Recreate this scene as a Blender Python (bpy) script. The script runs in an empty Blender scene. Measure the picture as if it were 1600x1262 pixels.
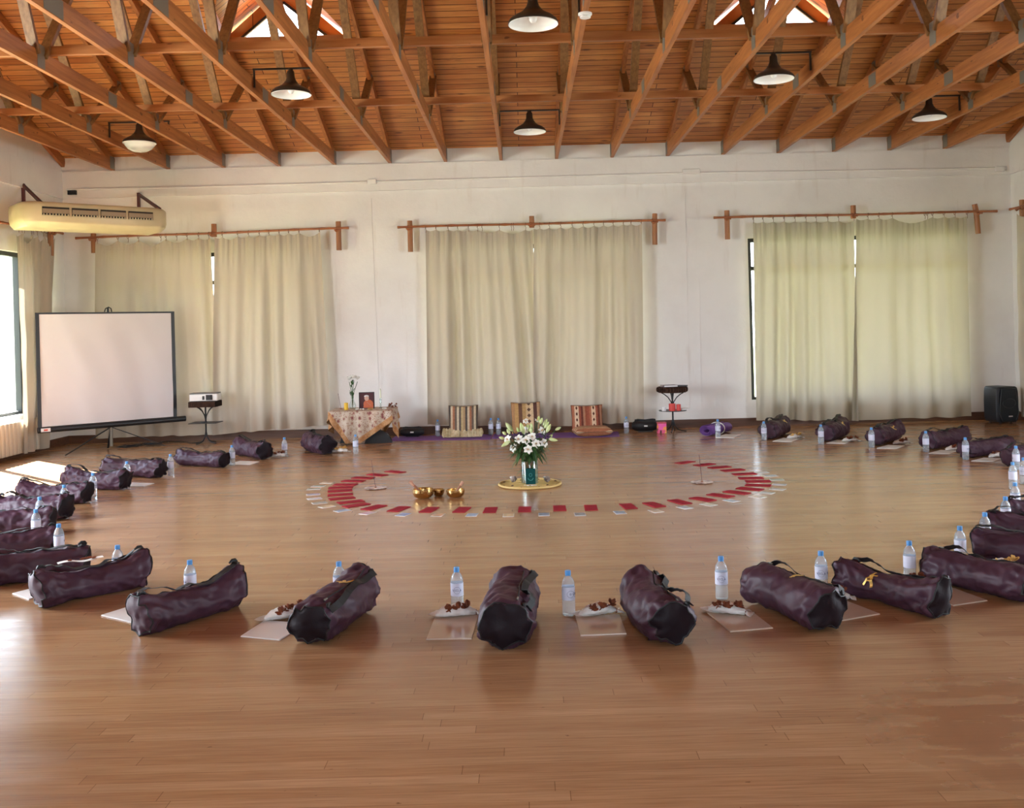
import bpy, math, random
from mathutils import Vector, Matrix, noise
PI = math.pi
C = bpy.context.scene.collection
sc = bpy.context.scene

# ------------------------------------------------------------------ camera
FPX, PX0, PY0, ROLL, CAMH = 1550.0, 818.0, 512.0, math.radians(1.5), 1.45
cam_d = bpy.data.cameras.new('camera'); cam = bpy.data.objects.new('camera', cam_d); C.objects.link(cam)
cam_d.sensor_fit = 'HORIZONTAL'; cam_d.sensor_width = 36.0
cam_d.lens = 36.0 * FPX / 1600.0
cam_d.shift_x = (800 - PX0) / 1600.0
cam_d.shift_y = (PY0 - 631) / 1600.0
cam_d.clip_end = 300
cam.matrix_world = Matrix.Translation((0, 0, CAMH)) @ Matrix.Rotation(PI/2, 4, 'X') @ Matrix.Rotation(-ROLL, 4, 'Z')
sc.camera = cam

# ------------------------------------------------------------------ world, sun, exposure
sc.view_settings.view_transform = 'Standard'
sc.view_settings.look = 'None'
sc.view_settings.gamma = 1.0
sc.view_settings.use_curve_mapping = False
sc.view_settings.exposure = 1.12
sc.cycles.use_denoising = True
sc.cycles.max_bounces = 12
sc.cycles.diffuse_bounces = 7
sc.cycles.transparent_max_bounces = 16
sc.cycles.sample_clamp_indirect = 8.0
w = bpy.data.worlds.new('sky'); sc.world = w; w.use_nodes = True
wn = w.node_tree; wb = wn.nodes['Background']
tc = wn.nodes.new('ShaderNodeTexCoord'); sp = wn.nodes.new('ShaderNodeSeparateXYZ'); rp = wn.nodes.new('ShaderNodeValToRGB')
wn.links.new(tc.outputs['Generated'], sp.inputs[0]); wn.links.new(sp.outputs['Z'], rp.inputs[0]); wn.links.new(rp.outputs[0], wb.inputs['Color'])
rp.color_ramp.elements[0].position = 0.0; rp.color_ramp.elements[0].color = (0.90, 0.96, 1.0, 1)
rp.color_ramp.elements[1].position = 0.8; rp.color_ramp.elements[1].color = (0.48, 0.68, 1.0, 1)
wb.inputs['Strength'].default_value = 4.5
sd = bpy.data.lights.new('sun', 'SUN'); sun = bpy.data.objects.new('sun', sd); C.objects.link(sun)
sd.energy = 45.0; sd.angle = math.radians(0.6); sd.color = (1.0, 0.95, 0.86)
sun.rotation_euler = Vector((0.524, -0.498, -0.69)).to_track_quat('-Z', 'Y').to_euler()
sun.location = (-20, 30, 25)

def window_fill(loc, size, direction, energy, color=(0.88, 0.94, 1.0)):
    l = bpy.data.lights.new('window_fill_lamp', 'AREA'); o = bpy.data.objects.new('window_fill_lamp', l); C.objects.link(o)
    l.shape = 'RECTANGLE'; l.size, l.size_y = size; l.energy = energy; l.color = color
    o.location = loc; o.rotation_euler = Vector(direction).to_track_quat('-Z', 'Z').to_euler()
    return o
# added fill lamps in the unseen windows of the side and rear walls
window_fill((-6.52, 6.2, 1.5), (2.9, 2.0), (1, 0, 0), 330)
window_fill((6.98, 6.2, 1.5), (2.9, 2.0), (-1, 0, 0), 230)
window_fill((0.3, -1.75, 1.6), (2.8, 2.2), (0, 1, 0), 40)

# ------------------------------------------------------------------ picture point -> place in the room
def ray(px, py):
    u = (px - PX0) / FPX; v = (PY0 - py) / FPX
    c, s = math.cos(ROLL), math.sin(ROLL)
    return u*c + v*s, -u*s + v*c
def P(px, py, z=0.0):            # point at height z
    x, q = ray(px, py); d = (z - CAMH) / q
    return Vector((x*d, d, z))
def W(px, py, Y):                # point on the plane at distance Y
    x, q = ray(px, py)
    return Vector((x*Y, Y, CAMH + q*Y))

# ------------------------------------------------------------------ mesh helpers
class MB:
    def __init__(s): s.v = []; s.f = []
    def add(s, vs, fs, M=None):
        n = len(s.v)
        for p in vs:
            p = Vector(p)
            if M is not None: p = M @ p
            s.v.append(tuple(p))
        for f in fs: s.f.append(tuple(n+i for i in f))
        return s
    def box(s, c, d, M=None):
        x, y, z = c; a, b, e = d[0]/2, d[1]/2, d[2]/2
        vs = [(x+i*a, y+j*b, z+k*e) for i in (-1, 1) for j in (-1, 1) for k in (-1, 1)]
        return s.add(vs, [(0,1,3,2),(4,6,7,5),(0,4,5,1),(2,3,7,6),(0,2,6,4),(1,5,7,3)], M)
    def bar(s, p0, p1, wd, h, up=(0,0,1)):
        p0, p1 = Vector(p0), Vector(p1); d = (p1-p0); L = d.length; d.normalize()
        side = d.cross(Vector(up))
        if side.length < 1e-4: side = d.cross(Vector((0,1,0)))
        side.normalize(); u = side.cross(d)
        vs = []
        for q in (p0, p1):
            for i, j in ((-1,-1),(1,-1),(1,1),(-1,1)): vs.append(q + side*(i*wd/2) + u*(j*h/2))
        return s.add(vs, [(0,3,2,1),(4,5,6,7),(0,1,5,4),(1,2,6,5),(2,3,7,6),(3,0,4,7)])
    def tube(s, pts, r, seg=8, closed=False):
        pts = [Vector(p) for p in pts]; n = len(pts)
        rs = r if isinstance(r, (list, tuple)) else [r]*n
        vs = []; prev = None
        for i, p in enumerate(pts):
            if closed: t = pts[(i+1) % n] - pts[i-1]
            else: t = pts[min(i+1, n-1)] - pts[max(i-1, 0)]
            if t.length < 1e-9: t = Vector((0,0,1))
            t.normalize()
            if prev is None: a = t.orthogonal().normalized()
            else:
                a = prev - t*prev.dot(t)
                a = a.normalized() if a.length > 1e-6 else t.orthogonal().normalized()
            prev = a; b = t.cross(a)
            for k in range(seg):
                an = 2*PI*k/seg; vs.append(p + (a*math.cos(an) + b*math.sin(an))*rs[i])
        fs = []
        m = n if closed else n-1
        for i in range(m):
            for k in range(seg):
                j = (i+1) % n
                fs.append((i*seg+k, i*seg+(k+1)%seg, j*seg+(k+1)%seg, j*seg+k))
        if not closed: fs += [tuple(reversed(range(seg))), tuple(range((n-1)*seg, n*seg))]
        return s.add(vs, fs)
    def lathe(s, prof, seg=24, c=(0,0,0), M=None, cap=True):
        vs = []; fs = []
        for r, z in prof:
            for k in range(seg):
                a = 2*PI*k/seg; vs.append((c[0]+r*math.cos(a), c[1]+r*math.sin(a), c[2]+z))
        for i in range(len(prof)-1):
            for k in range(seg): fs.append((i*seg+k, i*seg+(k+1)%seg, (i+1)*seg+(k+1)%seg, (i+1)*seg+k))
        if cap:
            if prof[0][0] > 1e-4: fs.append(tuple(reversed(range(seg))))
            if prof[-1][0] > 1e-4: fs.append(tuple(range((len(prof)-1)*seg, len(prof)*seg)))
        return s.add(vs, fs, M)
    def grid(s, fn, nu, nv, wrap=False, M=None):
        vs = [fn(i/nu, j/nv) for i in range(nu+1) for j in range(nv+1)]
        fs = [(i*(nv+1)+j, (i+1)*(nv+1)+j, (i+1)*(nv+1)+j+1, i*(nv+1)+j+1) for i in range(nu) for j in range(nv)]
        return s.add(vs, fs, M)
    def prism(s, poly, y0, y1, M=None):      # outline in X-Z, extruded along Y
        n = len(poly)
        vs = [(x, y0, z) for x, z in poly] + [(x, y1, z) for x, z in poly]
        fs = [tuple(range(n)), tuple(reversed(range(n, 2*n)))] + [(i, i+n, (i+1)%n+n, (i+1)%n) for i in range(n)]
        return s.add(vs, fs, M)
    def ball(s, c, r, M=None, nu=12, nv=8):
        rx, ry, rz = r if isinstance(r, (list, tuple)) else (r, r, r)
        vs = []; fs = []
        for i in range(nv+1):
            ph = PI*i/nv
            for k in range(nu):
                a = 2*PI*k/nu; vs.append((c[0]+rx*math.sin(ph)*math.cos(a), c[1]+ry*math.sin(ph)*math.sin(a), c[2]-rz*math.cos(ph)))
        for i in range(nv):
            for k in range(nu): fs.append((i*nu+k, i*nu+(k+1)%nu, (i+1)*nu+(k+1)%nu, (i+1)*nu+k))
        return s.add(vs, fs, M)
    def mesh(s, name, mat, smooth=False):
        me = bpy.data.meshes.new(name); me.from_pydata(s.v, [], s.f); me.validate(); me.update()
        if mat: me.materials.append(mat)
        if smooth:
            me.polygons.foreach_set('use_smooth', [True]*len(me.polygons))
            try: me.set_sharp_from_angle(angle=math.radians(smooth if smooth > 1 else 50))
            except Exception: pass
        return me
    def build(s, name, mat, parent=None, smooth=False, loc=None, rz=0, bevel=0):
        o = bpy.data.objects.new(name, s.mesh(name, mat, smooth)); C.objects.link(o)
        if parent: o.parent = parent
        if loc is not None: o.location = loc
        if rz: o.rotation_euler = (0, 0, rz)
        if bevel:
            b = o.modifiers.new('bevel', 'BEVEL'); b.width = bevel; b.segments = 2; b.limit_method = 'ANGLE'; b.angle_limit = 0.6
        return o
def tag(o, label, cat, group=None):
    o['label'] = label; o['category'] = cat
    if group: o['group'] = group
    return o
def thing(name, label, cat, loc=(0,0,0), rz=0, group=None):
    o = bpy.data.objects.new(name, None); C.objects.link(o); o.location = loc; o.rotation_euler = (0, 0, rz)
    o.empty_display_size = 0.1
    return tag(o, label, cat, group)
def struct(o): o['kind'] = 'structure'; return o
def kids(o): return [c for c in bpy.data.objects if c.parent == o]
def dup(root, loc, rz=None, label=None, group=None, scale=None):
    r = root.copy(); C.objects.link(r); r.location = loc
    if rz is not None: r.rotation_euler = (0, 0, rz)
    if scale: r.scale = scale
    if label: r['label'] = label
    if group: r['group'] = group
    for ch in kids(root):
        c = ch.copy(); C.objects.link(c); c.parent = r
        for g in kids(ch):
            d = g.copy(); C.objects.link(d); d.parent = c
    return r
ORD = ['zeroth','first','second','third','fourth','fifth','sixth','seventh','eighth','ninth','tenth','eleventh','twelfth','thirteenth','fourteenth','fifteenth','sixteenth','seventeenth','eighteenth','nineteenth','twentieth']

# ------------------------------------------------------------------ materials
def new_mat(name):
    m = bpy.data.materials.new(name); m.use_nodes = True
    return m, m.node_tree, m.node_tree.nodes['Principled BSDF']
def S(bsdf, **k):
    for a, v in k.items():
        a = a.replace('_', ' ')
        if a == 'Color': a = 'Base Color'
        bsdf.inputs[a].default_value = (*v, 1) if isinstance(v, tuple) and len(v) == 3 else v
def pm(name, col, rough=0.6, **k):
    m, nt, b = new_mat(name); S(b, Color=col, Roughness=rough, **k); return m
def N(nt, typ, **k):
    n = nt.nodes.new('ShaderNode'+typ)
    for a, v in k.items():
        if hasattr(n, a): setattr(n, a, v)
    return n
def coords(nt, scale=(1,1,1), out='Object', rot=(0,0,0), loc=(0,0,0)):
    t = N(nt, 'TexCoord'); mp = N(nt, 'Mapping'); nt.links.new(t.outputs[out], mp.inputs[0])
    mp.inputs['Scale'].default_value = scale; mp.inputs['Rotation'].default_value = rot; mp.inputs['Location'].default_value = loc
    return mp.outputs[0]
def nz(nt, vec, scale, detail=3, rough=0.5):
    n = N(nt, 'TexNoise'); nt.links.new(vec, n.inputs['Vector']); n.inputs['Scale'].default_value = scale
    n.inputs['Detail'].default_value = detail; n.inputs['Roughness'].default_value = rough
    return n.outputs[0]
def ramp(nt, fac, stops, interp='LINEAR'):
    r = N(nt, 'ValToRGB'); nt.links.new(fac, r.inputs[0]); cr = r.color_ramp; cr.interpolation = interp
    while len(cr.elements) < len(stops): cr.elements.new(0.5)
    for e, (p, c) in zip(cr.elements, stops):
        e.position = p; e.color = (*c, 1) if len(c) == 3 else c
    return r.outputs[0]
def mixc(nt, fac, a, b, mode='MIX'):
    m = N(nt, 'Mix'); m.data_type = 'RGBA'; m.blend_type = mode
    for s_, v in ((m.inputs[0], fac), (m.inputs[6], a), (m.inputs[7], b)):
        if isinstance(v, (int, float)): s_.default_value = v
        elif isinstance(v, tuple): s_.default_value = (*v, 1)
        else: nt.links.new(v, s_)
    return m.outputs[2]
def mth(nt, op, a, b=0.0, clamp=False):
    m = N(nt, 'Math'); m.operation = op; m.use_clamp = clamp
    for i, v in enumerate((a, b)):
        if isinstance(v, (int, float)): m.inputs[i].default_value = v
        else: nt.links.new(v, m.inputs[i])
    return m.outputs[0]
def bump(nt, b, h, strength=0.3, dist=0.01):
    n = N(nt, 'Bump'); n.inputs['Strength'].default_value = strength; n.inputs['Distance'].default_value = dist
    nt.links.new(h, n.inputs['Height']); nt.links.new(n.outputs[0], b.inputs['Normal'])
BW = lambda v: (v, v, v)

def mat_floor():
    m, nt, b = new_mat('oiled_maple_strip_floor')
    v = coords(nt)
    sx_ = N(nt, 'SeparateXYZ'); nt.links.new(v, sx_.inputs[0])
    row_f = mth(nt, 'DIVIDE', sx_.outputs[1], 0.066); row = mth(nt, 'FLOOR', row_f)
    wn1 = N(nt, 'TexWhiteNoise'); wn1.noise_dimensions = '1D'; nt.links.new(row, wn1.inputs['W'])
    col_f = mth(nt, 'DIVIDE', mth(nt, 'ADD', sx_.outputs[0], mth(nt, 'MULTIPLY', wn1.outputs['Value'], 7.0)), 1.25); col = mth(nt, 'FLOOR', col_f)
    cv = N(nt, 'CombineXYZ'); nt.links.new(row, cv.inputs[0]); nt.links.new(col, cv.inputs[1])
    wn2 = N(nt, 'TexWhiteNoise'); wn2.noise_dimensions = '2D'; nt.links.new(cv.outputs[0], wn2.inputs['Vector'])
    base = ramp(nt, wn2.outputs['Value'], [(0.0, (0.375, 0.203, 0.102)), (0.4, (0.405, 0.224, 0.115)), (0.85, (0.435, 0.247, 0.128)), (1.0, (0.46, 0.268, 0.143))])
    def edge(f, wd):
        q = mth(nt, 'ABSOLUTE', mth(nt, 'SUBTRACT', mth(nt, 'FRACT', f), 0.5)); return mth(nt, 'GREATER_THAN', q, 0.5-wd)
    gap = mth(nt, 'MAXIMUM', edge(row_f, 0.010), edge(col_f, 0.0011))
    base = mixc(nt, mth(nt, 'MULTIPLY', gap, 0.62), base, (0.12, 0.055, 0.022))
    grain = nz(nt, coords(nt, (1.2, 26, 1)), 3.0, 5, 0.6)
    c = mixc(nt, 0.7, base, ramp(nt, grain, [(0.25, (0.62, 0.55, 0.5)), (0.75, (1.25, 1.25, 1.25))]), 'MULTIPLY')
    blot = nz(nt, coords(nt, (0.6, 1.6, 1)), 1.3, 4)
    c = mixc(nt, 0.5, c, ramp(nt, blot, [(0.3, (0.82, 0.78, 0.74)), (0.7, (1.15, 1.13, 1.1))]), 'MULTIPLY')
    scr = nz(nt, coords(nt, (9, 22, 1)), 2.2, 2)
    c = mixc(nt, ramp(nt, scr, [(0.735, BW(0.0)), (0.77, BW(0.7))]), c, (0.12, 0.055, 0.025))
    # worn lacquer near the right foreground: bare brown patches with no gloss
    t = N(nt, 'TexCoord'); mp = N(nt, 'Mapping'); nt.links.new(t.outputs['Object'], mp.inputs[0])
    mp.inputs['Location'].default_value = (-1.72, -3.45, 0)
    ln = N(nt, 'VectorMath'); ln.operation = 'LENGTH'; nt.links.new(mp.outputs[0], ln.inputs[0])
    near = ramp(nt, ln.outputs['Value'], [(0.25, BW(1)), (0.62, BW(0))])
    pz = nz(nt, coords(nt, (2.0, 5.5, 1), rot=(0, 0, 0.5)), 1.6, 3, 0.55)
    worn = mth(nt, 'MULTIPLY', near, ramp(nt, pz, [(0.46, BW(0)), (0.48, BW(1))]))
    c = mixc(nt, mth(nt, 'MULTIPLY', worn, 0.8), c, (0.26, 0.10, 0.03))
    nt.links.new(c, b.inputs['Base Color'])
    rn = nz(nt, coords(nt, (1.0, 5.0, 1)), 2.0, 4)
    r0 = ramp(nt, rn, [(0.3, BW(0.17)), (0.7, BW(0.27))])
    nt.links.new(mixc(nt, worn, r0, (0.5, 0.5, 0.5)), b.inputs['Roughness'])
    S(b, Specular_IOR_Level=0.6)
    hb = nz(nt, coords(nt, (0.7, 9, 1)), 2.5, 3)
    bump(nt, b, hb, 0.035, 0.01)
    return m
def mat_boards(name='knotty_pine_boards', bright=1.0):
    m, nt, b = new_mat(name)
    v = coords(nt)
    br = N(nt, 'TexBrick'); nt.links.new(v, br.inputs['Vector']); br.offset = 0.43; br.offset_frequency = 2
    for k_, q in (('Scale', 1.0), ('Mortar Size', 0.0055), ('Mortar Smooth', 0.2), ('Bias', 0.0), ('Brick Width', 3.1), ('Row Height', 0.098)): br.inputs[k_].default_value = q
    k = bright
    br.inputs['Color1'].default_value = (0.50*k, 0.185*k, 0.042*k, 1); br.inputs['Color2'].default_value = (0.68*k, 0.30*k, 0.085*k, 1); br.inputs['Mortar'].default_value = (0.10, 0.025, 0.006, 1)
    wn_ = nz(nt, coords(nt, (0.9, 14, 1)), 2.2, 6, 0.62)
    c = mixc(nt, 0.75, br.outputs['Color'], ramp(nt, wn_, [(0.3, (0.60, 0.42, 0.30)), (0.55, (1.0, 1.0, 1.0)), (0.75, (1.2, 1.25, 1.35))]), 'MULTIPLY')
    vo = N(nt, 'TexVoronoi'); nt.links.new(coords(nt, (3.2, 10.5, 1)), vo.inputs['Vector']); vo.inputs['Scale'].default_value = 0.62
    c = mixc(nt, ramp(nt, vo.outputs['Distance'], [(0.07, BW(0.85)), (0.15, BW(0))]), c, (0.11, 0.026, 0.006))
    big = nz(nt, coords(nt, (0.8, 5, 1), loc=(3, 1, 0)), 1.9, 4, 0.7)
    c = mixc(nt, ramp(nt, big, [(0.61, BW(0)), (0.68, BW(0.65))]), c, (0.20, 0.05, 0.012))
    nt.links.new(c, b.inputs['Base Color']); S(b, Roughness=0.42)
    return m
def mat_timber(name, c0, c1, axis, rough=0.5):
    m, nt, b = new_mat(name)
    sc_ = [14, 14, 14]; sc_[axis] = 0.9
    n = nz(nt, coords(nt, tuple(sc_)), 2.0, 5, 0.6)
    n2 = nz(nt, coords(nt, (1, 1, 1)), 1.2, 2)
    c = mixc(nt, 0.5, ramp(nt, n, [(0.3, c0), (0.7, c1)]), ramp(nt, n2, [(0.3, (0.8, 0.76, 0.72)), (0.7, (1.15, 1.15, 1.1))]), 'MULTIPLY')
    k = nz(nt, coords(nt, tuple(4 if i == axis else 9 for i in range(3))), 2.0, 1)
    c = mixc(nt, ramp(nt, k, [(0.72, BW(0)), (0.77, BW(0.7))]), c, (0.08, 0.02, 0.006))
    nt.links.new(c, b.inputs['Base Color']); S(b, Roughness=rough)
    return m
def mat_plaster():
    m, nt, b = new_mat('painted_plaster')
    n = nz(nt, coords(nt), 0.9, 5, 0.6)
    c = ramp(nt, n, [(0.25, (0.70, 0.665, 0.64)), (0.6, (0.80, 0.775, 0.75))])
    st = nz(nt, coords(nt, (6, 6, 0.8)), 1.4, 4)
    c = mixc(nt, ramp(nt, st, [(0.62, BW(0)), (0.75, BW(0.25))]), c, (0.55, 0.47, 0.40))
    nt.links.new(c, b.inputs['Base Color']); S(b, Roughness=0.75)
    bump(nt, b, nz(nt, coords(nt), 5.0, 6, 0.7), 0.25, 0.02)
    return m
def mat_curtain(name, col, glow=0.12):
    m, nt, b = new_mat(name)
    out = nt.nodes['Material Output']
    n = nz(nt, coords(nt, (1, 1, 0.4)), 1.4, 3)
    c = mixc(nt, 0.4, col, ramp(nt, n, [(0.3, (0.88, 0.87, 0.85)), (0.7, (1.08, 1.08, 1.05))]), 'MULTIPLY')
    nt.links.new(c, b.inputs['Base Color']); S(b, Roughness=0.8, Specular_IOR_Level=0.15)
    bump(nt, b, nz(nt, coords(nt, (1, 1, 0.35)), 9, 3), 0.12, 0.01)
    tr = N(nt, 'BsdfTranslucent'); nt.links.new(mixc(nt, 1.0, c, (1.0, 0.95, 0.90), 'MULTIPLY'), tr.inputs['Color'])
    mx = N(nt, 'MixShader'); mx.inputs[0].default_value = glow
    nt.links.new(b.outputs[0], mx.inputs[1]); nt.links.new(tr.outputs[0], mx.inputs[2]); nt.links.new(mx.outputs[0], out.inputs['Surface'])
    return m
def mat_pane(name='window_glass', tint=(0.97, 0.99, 1.0), refl=0.08):
    m, nt, b = new_mat(name); out = nt.nodes['Material Output']
    t = N(nt, 'BsdfTransparent'); t.inputs[0].default_value = (*tint, 1)
    g = N(nt, 'BsdfGlossy'); g.inputs['Roughness'].default_value = 0.03
    lw = N(nt, 'LayerWeight'); lw.inputs['Blend'].default_value = 0.25
    lw.inputs['Blend'].default_value = 0.5
    f = mth(nt, 'ADD', mth(nt, 'MULTIPLY', mth(nt, 'POWER', lw.outputs['Facing'], 4.0), 0.55), refl*0.25, True)
    mx = N(nt, 'MixShader'); nt.links.new(f, mx.inputs[0]); nt.links.new(t.outputs[0], mx.inputs[1]); nt.links.new(g.outputs[0], mx.inputs[2])
    nt.links.new(mx.outputs[0], out.inputs['Surface']); nt.nodes.remove(b)
    return m
def mat_fabric(name, c0, c1, rough=0.5, spec=0.5, scale=5, bs=0.5, sheen=0.0):
    m, nt, b = new_mat(name)
    n = nz(nt, coords(nt), scale, 3)
    nt.links.new(ramp(nt, n, [(0.3, c0), (0.7, c1)]), b.inputs['Base Color']); S(b, Roughness=rough, Specular_IOR_Level=spec)
    if sheen: S(b, Sheen_Weight=sheen)
    bump(nt, b, nz(nt, coords(nt, (1.5, 1.5, 1.5)), 17, 4, 0.6), bs, 0.008)
    return m
def mat_stripes(name, cols, freq, axis, diamond=None, rot=(0,0,0)):
    m, nt, b = new_mat(name)
    v = coords(nt, (1, 1, 1), rot=rot); s = N(nt, 'SeparateXYZ'); nt.links.new(v, s.inputs[0])
    p = mth(nt, 'FRACT', mth(nt, 'MULTIPLY', s.outputs[axis], freq))
    k = len(cols); c = ramp(nt, p, [(i/k, q) for i, q in enumerate(cols)], 'CONSTANT')
    if diamond:
        o2 = (axis+2) % 3 if axis == 0 else 0
        a = mth(nt, 'ABSOLUTE', mth(nt, 'SUBTRACT', p, diamond[1]))
        q = mth(nt, 'ABSOLUTE', mth(nt, 'SUBTRACT', mth(nt, 'FRACT', mth(nt, 'MULTIPLY', s.outputs[diamond[2]], diamond[3])), 0.5))
        d = mth(nt, 'LESS_THAN', mth(nt, 'ADD', mth(nt, 'MULTIPLY', a, 5.0), q), 0.33)
        c = mixc(nt, d, c, diamond[0])
    c = mixc(nt, 0.5, c, ramp(nt, nz(nt, coords(nt), 40, 3), [(0.3, BW(0.7)), (0.7, BW(1.2))]), 'MULTIPLY')
    nt.links.new(c, b.inputs['Base Color']); S(b, Roughness=0.9, Specular_IOR_Level=0.1)
    return m
M = {}
M['floor'] = mat_floor(); M['boards'] = mat_boards(); M['plaster'] = mat_plaster()
M['timber'] = mat_timber('stained_pine_timber', (0.30, 0.10, 0.026), (0.50, 0.20, 0.062), 1)
M['timber_x'] = mat_timber('stained_pine_brace', (0.34, 0.12, 0.032), (0.50, 0.21, 0.07), 0)
M['web'] = mat_timber('weathered_pine_web', (0.17, 0.085, 0.03), (0.34, 0.18, 0.065), 2)
M['plate'] = pm('galvanised_plate', (0.23, 0.22, 0.19), 0.55, Metallic=0.5)
M['skirting'] = mat_timber('dark_wood_skirting', (0.07, 0.028, 0.014), (0.13, 0.055, 0.03), 0)
M['frame'] = pm('dark_window_frame', (0.02, 0.022, 0.022), 0.5)
M['glass'] = mat_pane()
M['curtain'] = mat_curtain('beige_cotton_curtain', (0.50, 0.44, 0.36))
M['curtain_thin'] = mat_curtain('backlit_beige_cotton_curtain', (0.49, 0.455, 0.365), 0.22)  # stronger backlight from outside imitated by a greener, more translucent copy of the cloth
M['bamboo'] = mat_timber('reddish_bamboo', (0.24, 0.07, 0.025), (0.40, 0.15, 0.06), 0, 0.35)
M['post'] = mat_timber('bamboo_post', (0.27, 0.10, 0.035), (0.46, 0.20, 0.08), 2, 0.4)
M['ring'] = pm('curtain_ring', (0.16, 0.06, 0.025), 0.4)
M['black'] = pm('black_plastic', (0.012, 0.012, 0.014), 0.45)
M['iron'] = pm('dark_iron', (0.018, 0.017, 0.018), 0.45, Metallic=0.3)
M['shade'] = pm('dark_enamel', (0.03, 0.022, 0.016), 0.35)
M['enamel'] = pm('white_enamel', (0.86, 0.84, 0.80), 0.25)
M['white'] = pm('white_plastic', (0.80, 0.79, 0.76), 0.4)
M['cream'] = mat_fabric('aged_cream_plastic', (0.54, 0.45, 0.27), (0.62, 0.53, 0.33), 0.4, 0.5, 4, 0.0)
M['maroon'] = pm('maroon_steel', (0.09, 0.018, 0.02), 0.5)
M['bag'] = mat_fabric('plum_nylon', (0.046, 0.017, 0.031), (0.066, 0.026, 0.045), 0.52, 0.36, 5, 0.2, 0.0)
M['bagend'] = mat_fabric('dark_plum_nylon', (0.008, 0.004, 0.007), (0.014, 0.007, 0.011), 0.6, 0.2, 5, 0.3)
M['strap'] = pm('black_webbing', (0.008, 0.008, 0.009), 0.6)
M['gold'] = pm('gold_print', (0.75, 0.50, 0.14), 0.35, Metallic=0.6)
M['screen'] = mat_fabric('screen_fabric', (0.66, 0.645, 0.66), (0.72, 0.70, 0.715), 0.8, 0.1, 1.0, 0.0)
M['paper'] = pm('glossy_card', (0.62, 0.50, 0.40), 0.12, Specular_IOR_Level=0.7)
M['whitepaper'] = pm('white_paper', (0.80, 0.78, 0.76), 0.5)
M['gauze'] = mat_fabric('white_gauze', (0.66, 0.64, 0.61), (0.84, 0.82, 0.80), 0.8, 0.2, 30, 0.6)
M['petal'] = mat_fabric('dried_flower_brown', (0.08, 0.018, 0.010), (0.27, 0.08, 0.035), 0.7, 0.2, 30, 0.5)
M['petalgold'] = mat_fabric('dried_flower_gold', (0.5, 0.28, 0.08), (0.7, 0.45, 0.15), 0.7, 0.2, 30, 0.5)
M['red'] = mat_fabric('red_card', (0.31, 0.024, 0.038), (0.37, 0.032, 0.048), 0.85, 0.08, 8, 0.05)
M['purple'] = mat_fabric('purple_mat_foam', (0.17, 0.075, 0.29), (0.20, 0.09, 0.33), 0.7, 0.2, 20, 0.1)
M['brass'] = pm('hammered_brass', (0.58, 0.38, 0.15), 0.25, Metallic=1.0)
M['wood_l'] = pm('pale_wood', (0.28, 0.11, 0.06), 0.5)
M['rattan'] = pm('yellow_rattan', (0.72, 0.52, 0.20), 0.5)
M['leaf'] = mat_fabric('lily_leaf', (0.02, 0.055, 0.014), (0.05, 0.13, 0.03), 0.45, 0.5, 14, 0.0)
M['bud'] = mat_fabric('lily_bud', (0.40, 0.52, 0.16), (0.66, 0.72, 0.40), 0.45, 0.4, 16, 0.0)
M['bloom'] = mat_fabric('white_petal', (0.74, 0.74, 0.68), (0.86, 0.86, 0.82), 0.55, 0.3, 16, 0.0)
M['mauve'] = pm('purple_petal', (0.10, 0.05, 0.17), 0.6)
M['clear'] = pm('clear_plastic_water', (0.84, 0.93, 1.0), 0.06, IOR=1.25)
M['clear'].node_tree.nodes['Principled BSDF'].inputs['Transmission Weight'].default_value = 0.76
M['cap'] = pm('blue_cap', (0.08, 0.28, 0.62), 0.35)
M['label'] = pm('bottle_label', (0.62, 0.64, 0.78), 0.5)
M['ink'] = pm('dark_blue_print', (0.05, 0.07, 0.20), 0.5)
M['wicker'] = mat_stripes('dark_wicker', [(0.09, 0.045, 0.03), (0.02, 0.012, 0.010)], 60, 0)
M['radiator'] = pm('radiator_enamel', (0.62, 0.55, 0.45), 0.4)
M['teal'] = pm('teal_card', (0.008, 0.06, 0.058), 0.75, Specular_IOR_Level=0.1)
# ------------------------------------------------------------------ the room
XL, XR, YB, YF, ZW = -6.40, 6.86, 13.87, -1.6, 3.79
ZE = 3.985; SLOPE = 0.38; YR = 6.10        # roof board height at the back wall, slope, ridge
def zroof(y): return ZE + SLOPE*((YB - y) if y > YR else (y - (2*YR - YB)))

mb = MB().add([(XL-.3, YF-.3, 0), (XR+.3, YF-.3, 0), (XR+.3, YB+.3, 0), (XL-.3, YB+.3, 0), (XL-.3, YF-.3, -.1), (XR+.3, YF-.3, -.1), (XR+.3, YB+.3, -.1), (XL-.3, YB+.3, -.1)],
              [(0,1,2,3),(7,6,5,4),(0,4,5,1),(1,5,6,2),(2,6,7,3),(3,7,4,0)])
struct(mb.build('floor', M['floor']))
gm, gnt, gb = new_mat('dry_lawn'); gnt.links.new(ramp(gnt, nz(gnt, coords(gnt), 0.8, 5), [(0.3, (0.10, 0.13, 0.04)), (0.7, (0.26, 0.26, 0.12))]), gb.inputs['Base Color']); S(gb, Roughness=0.95)
struct(MB().box((0, 6, -0.25), (120, 120, 0.1)).build('ground', gm))

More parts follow.
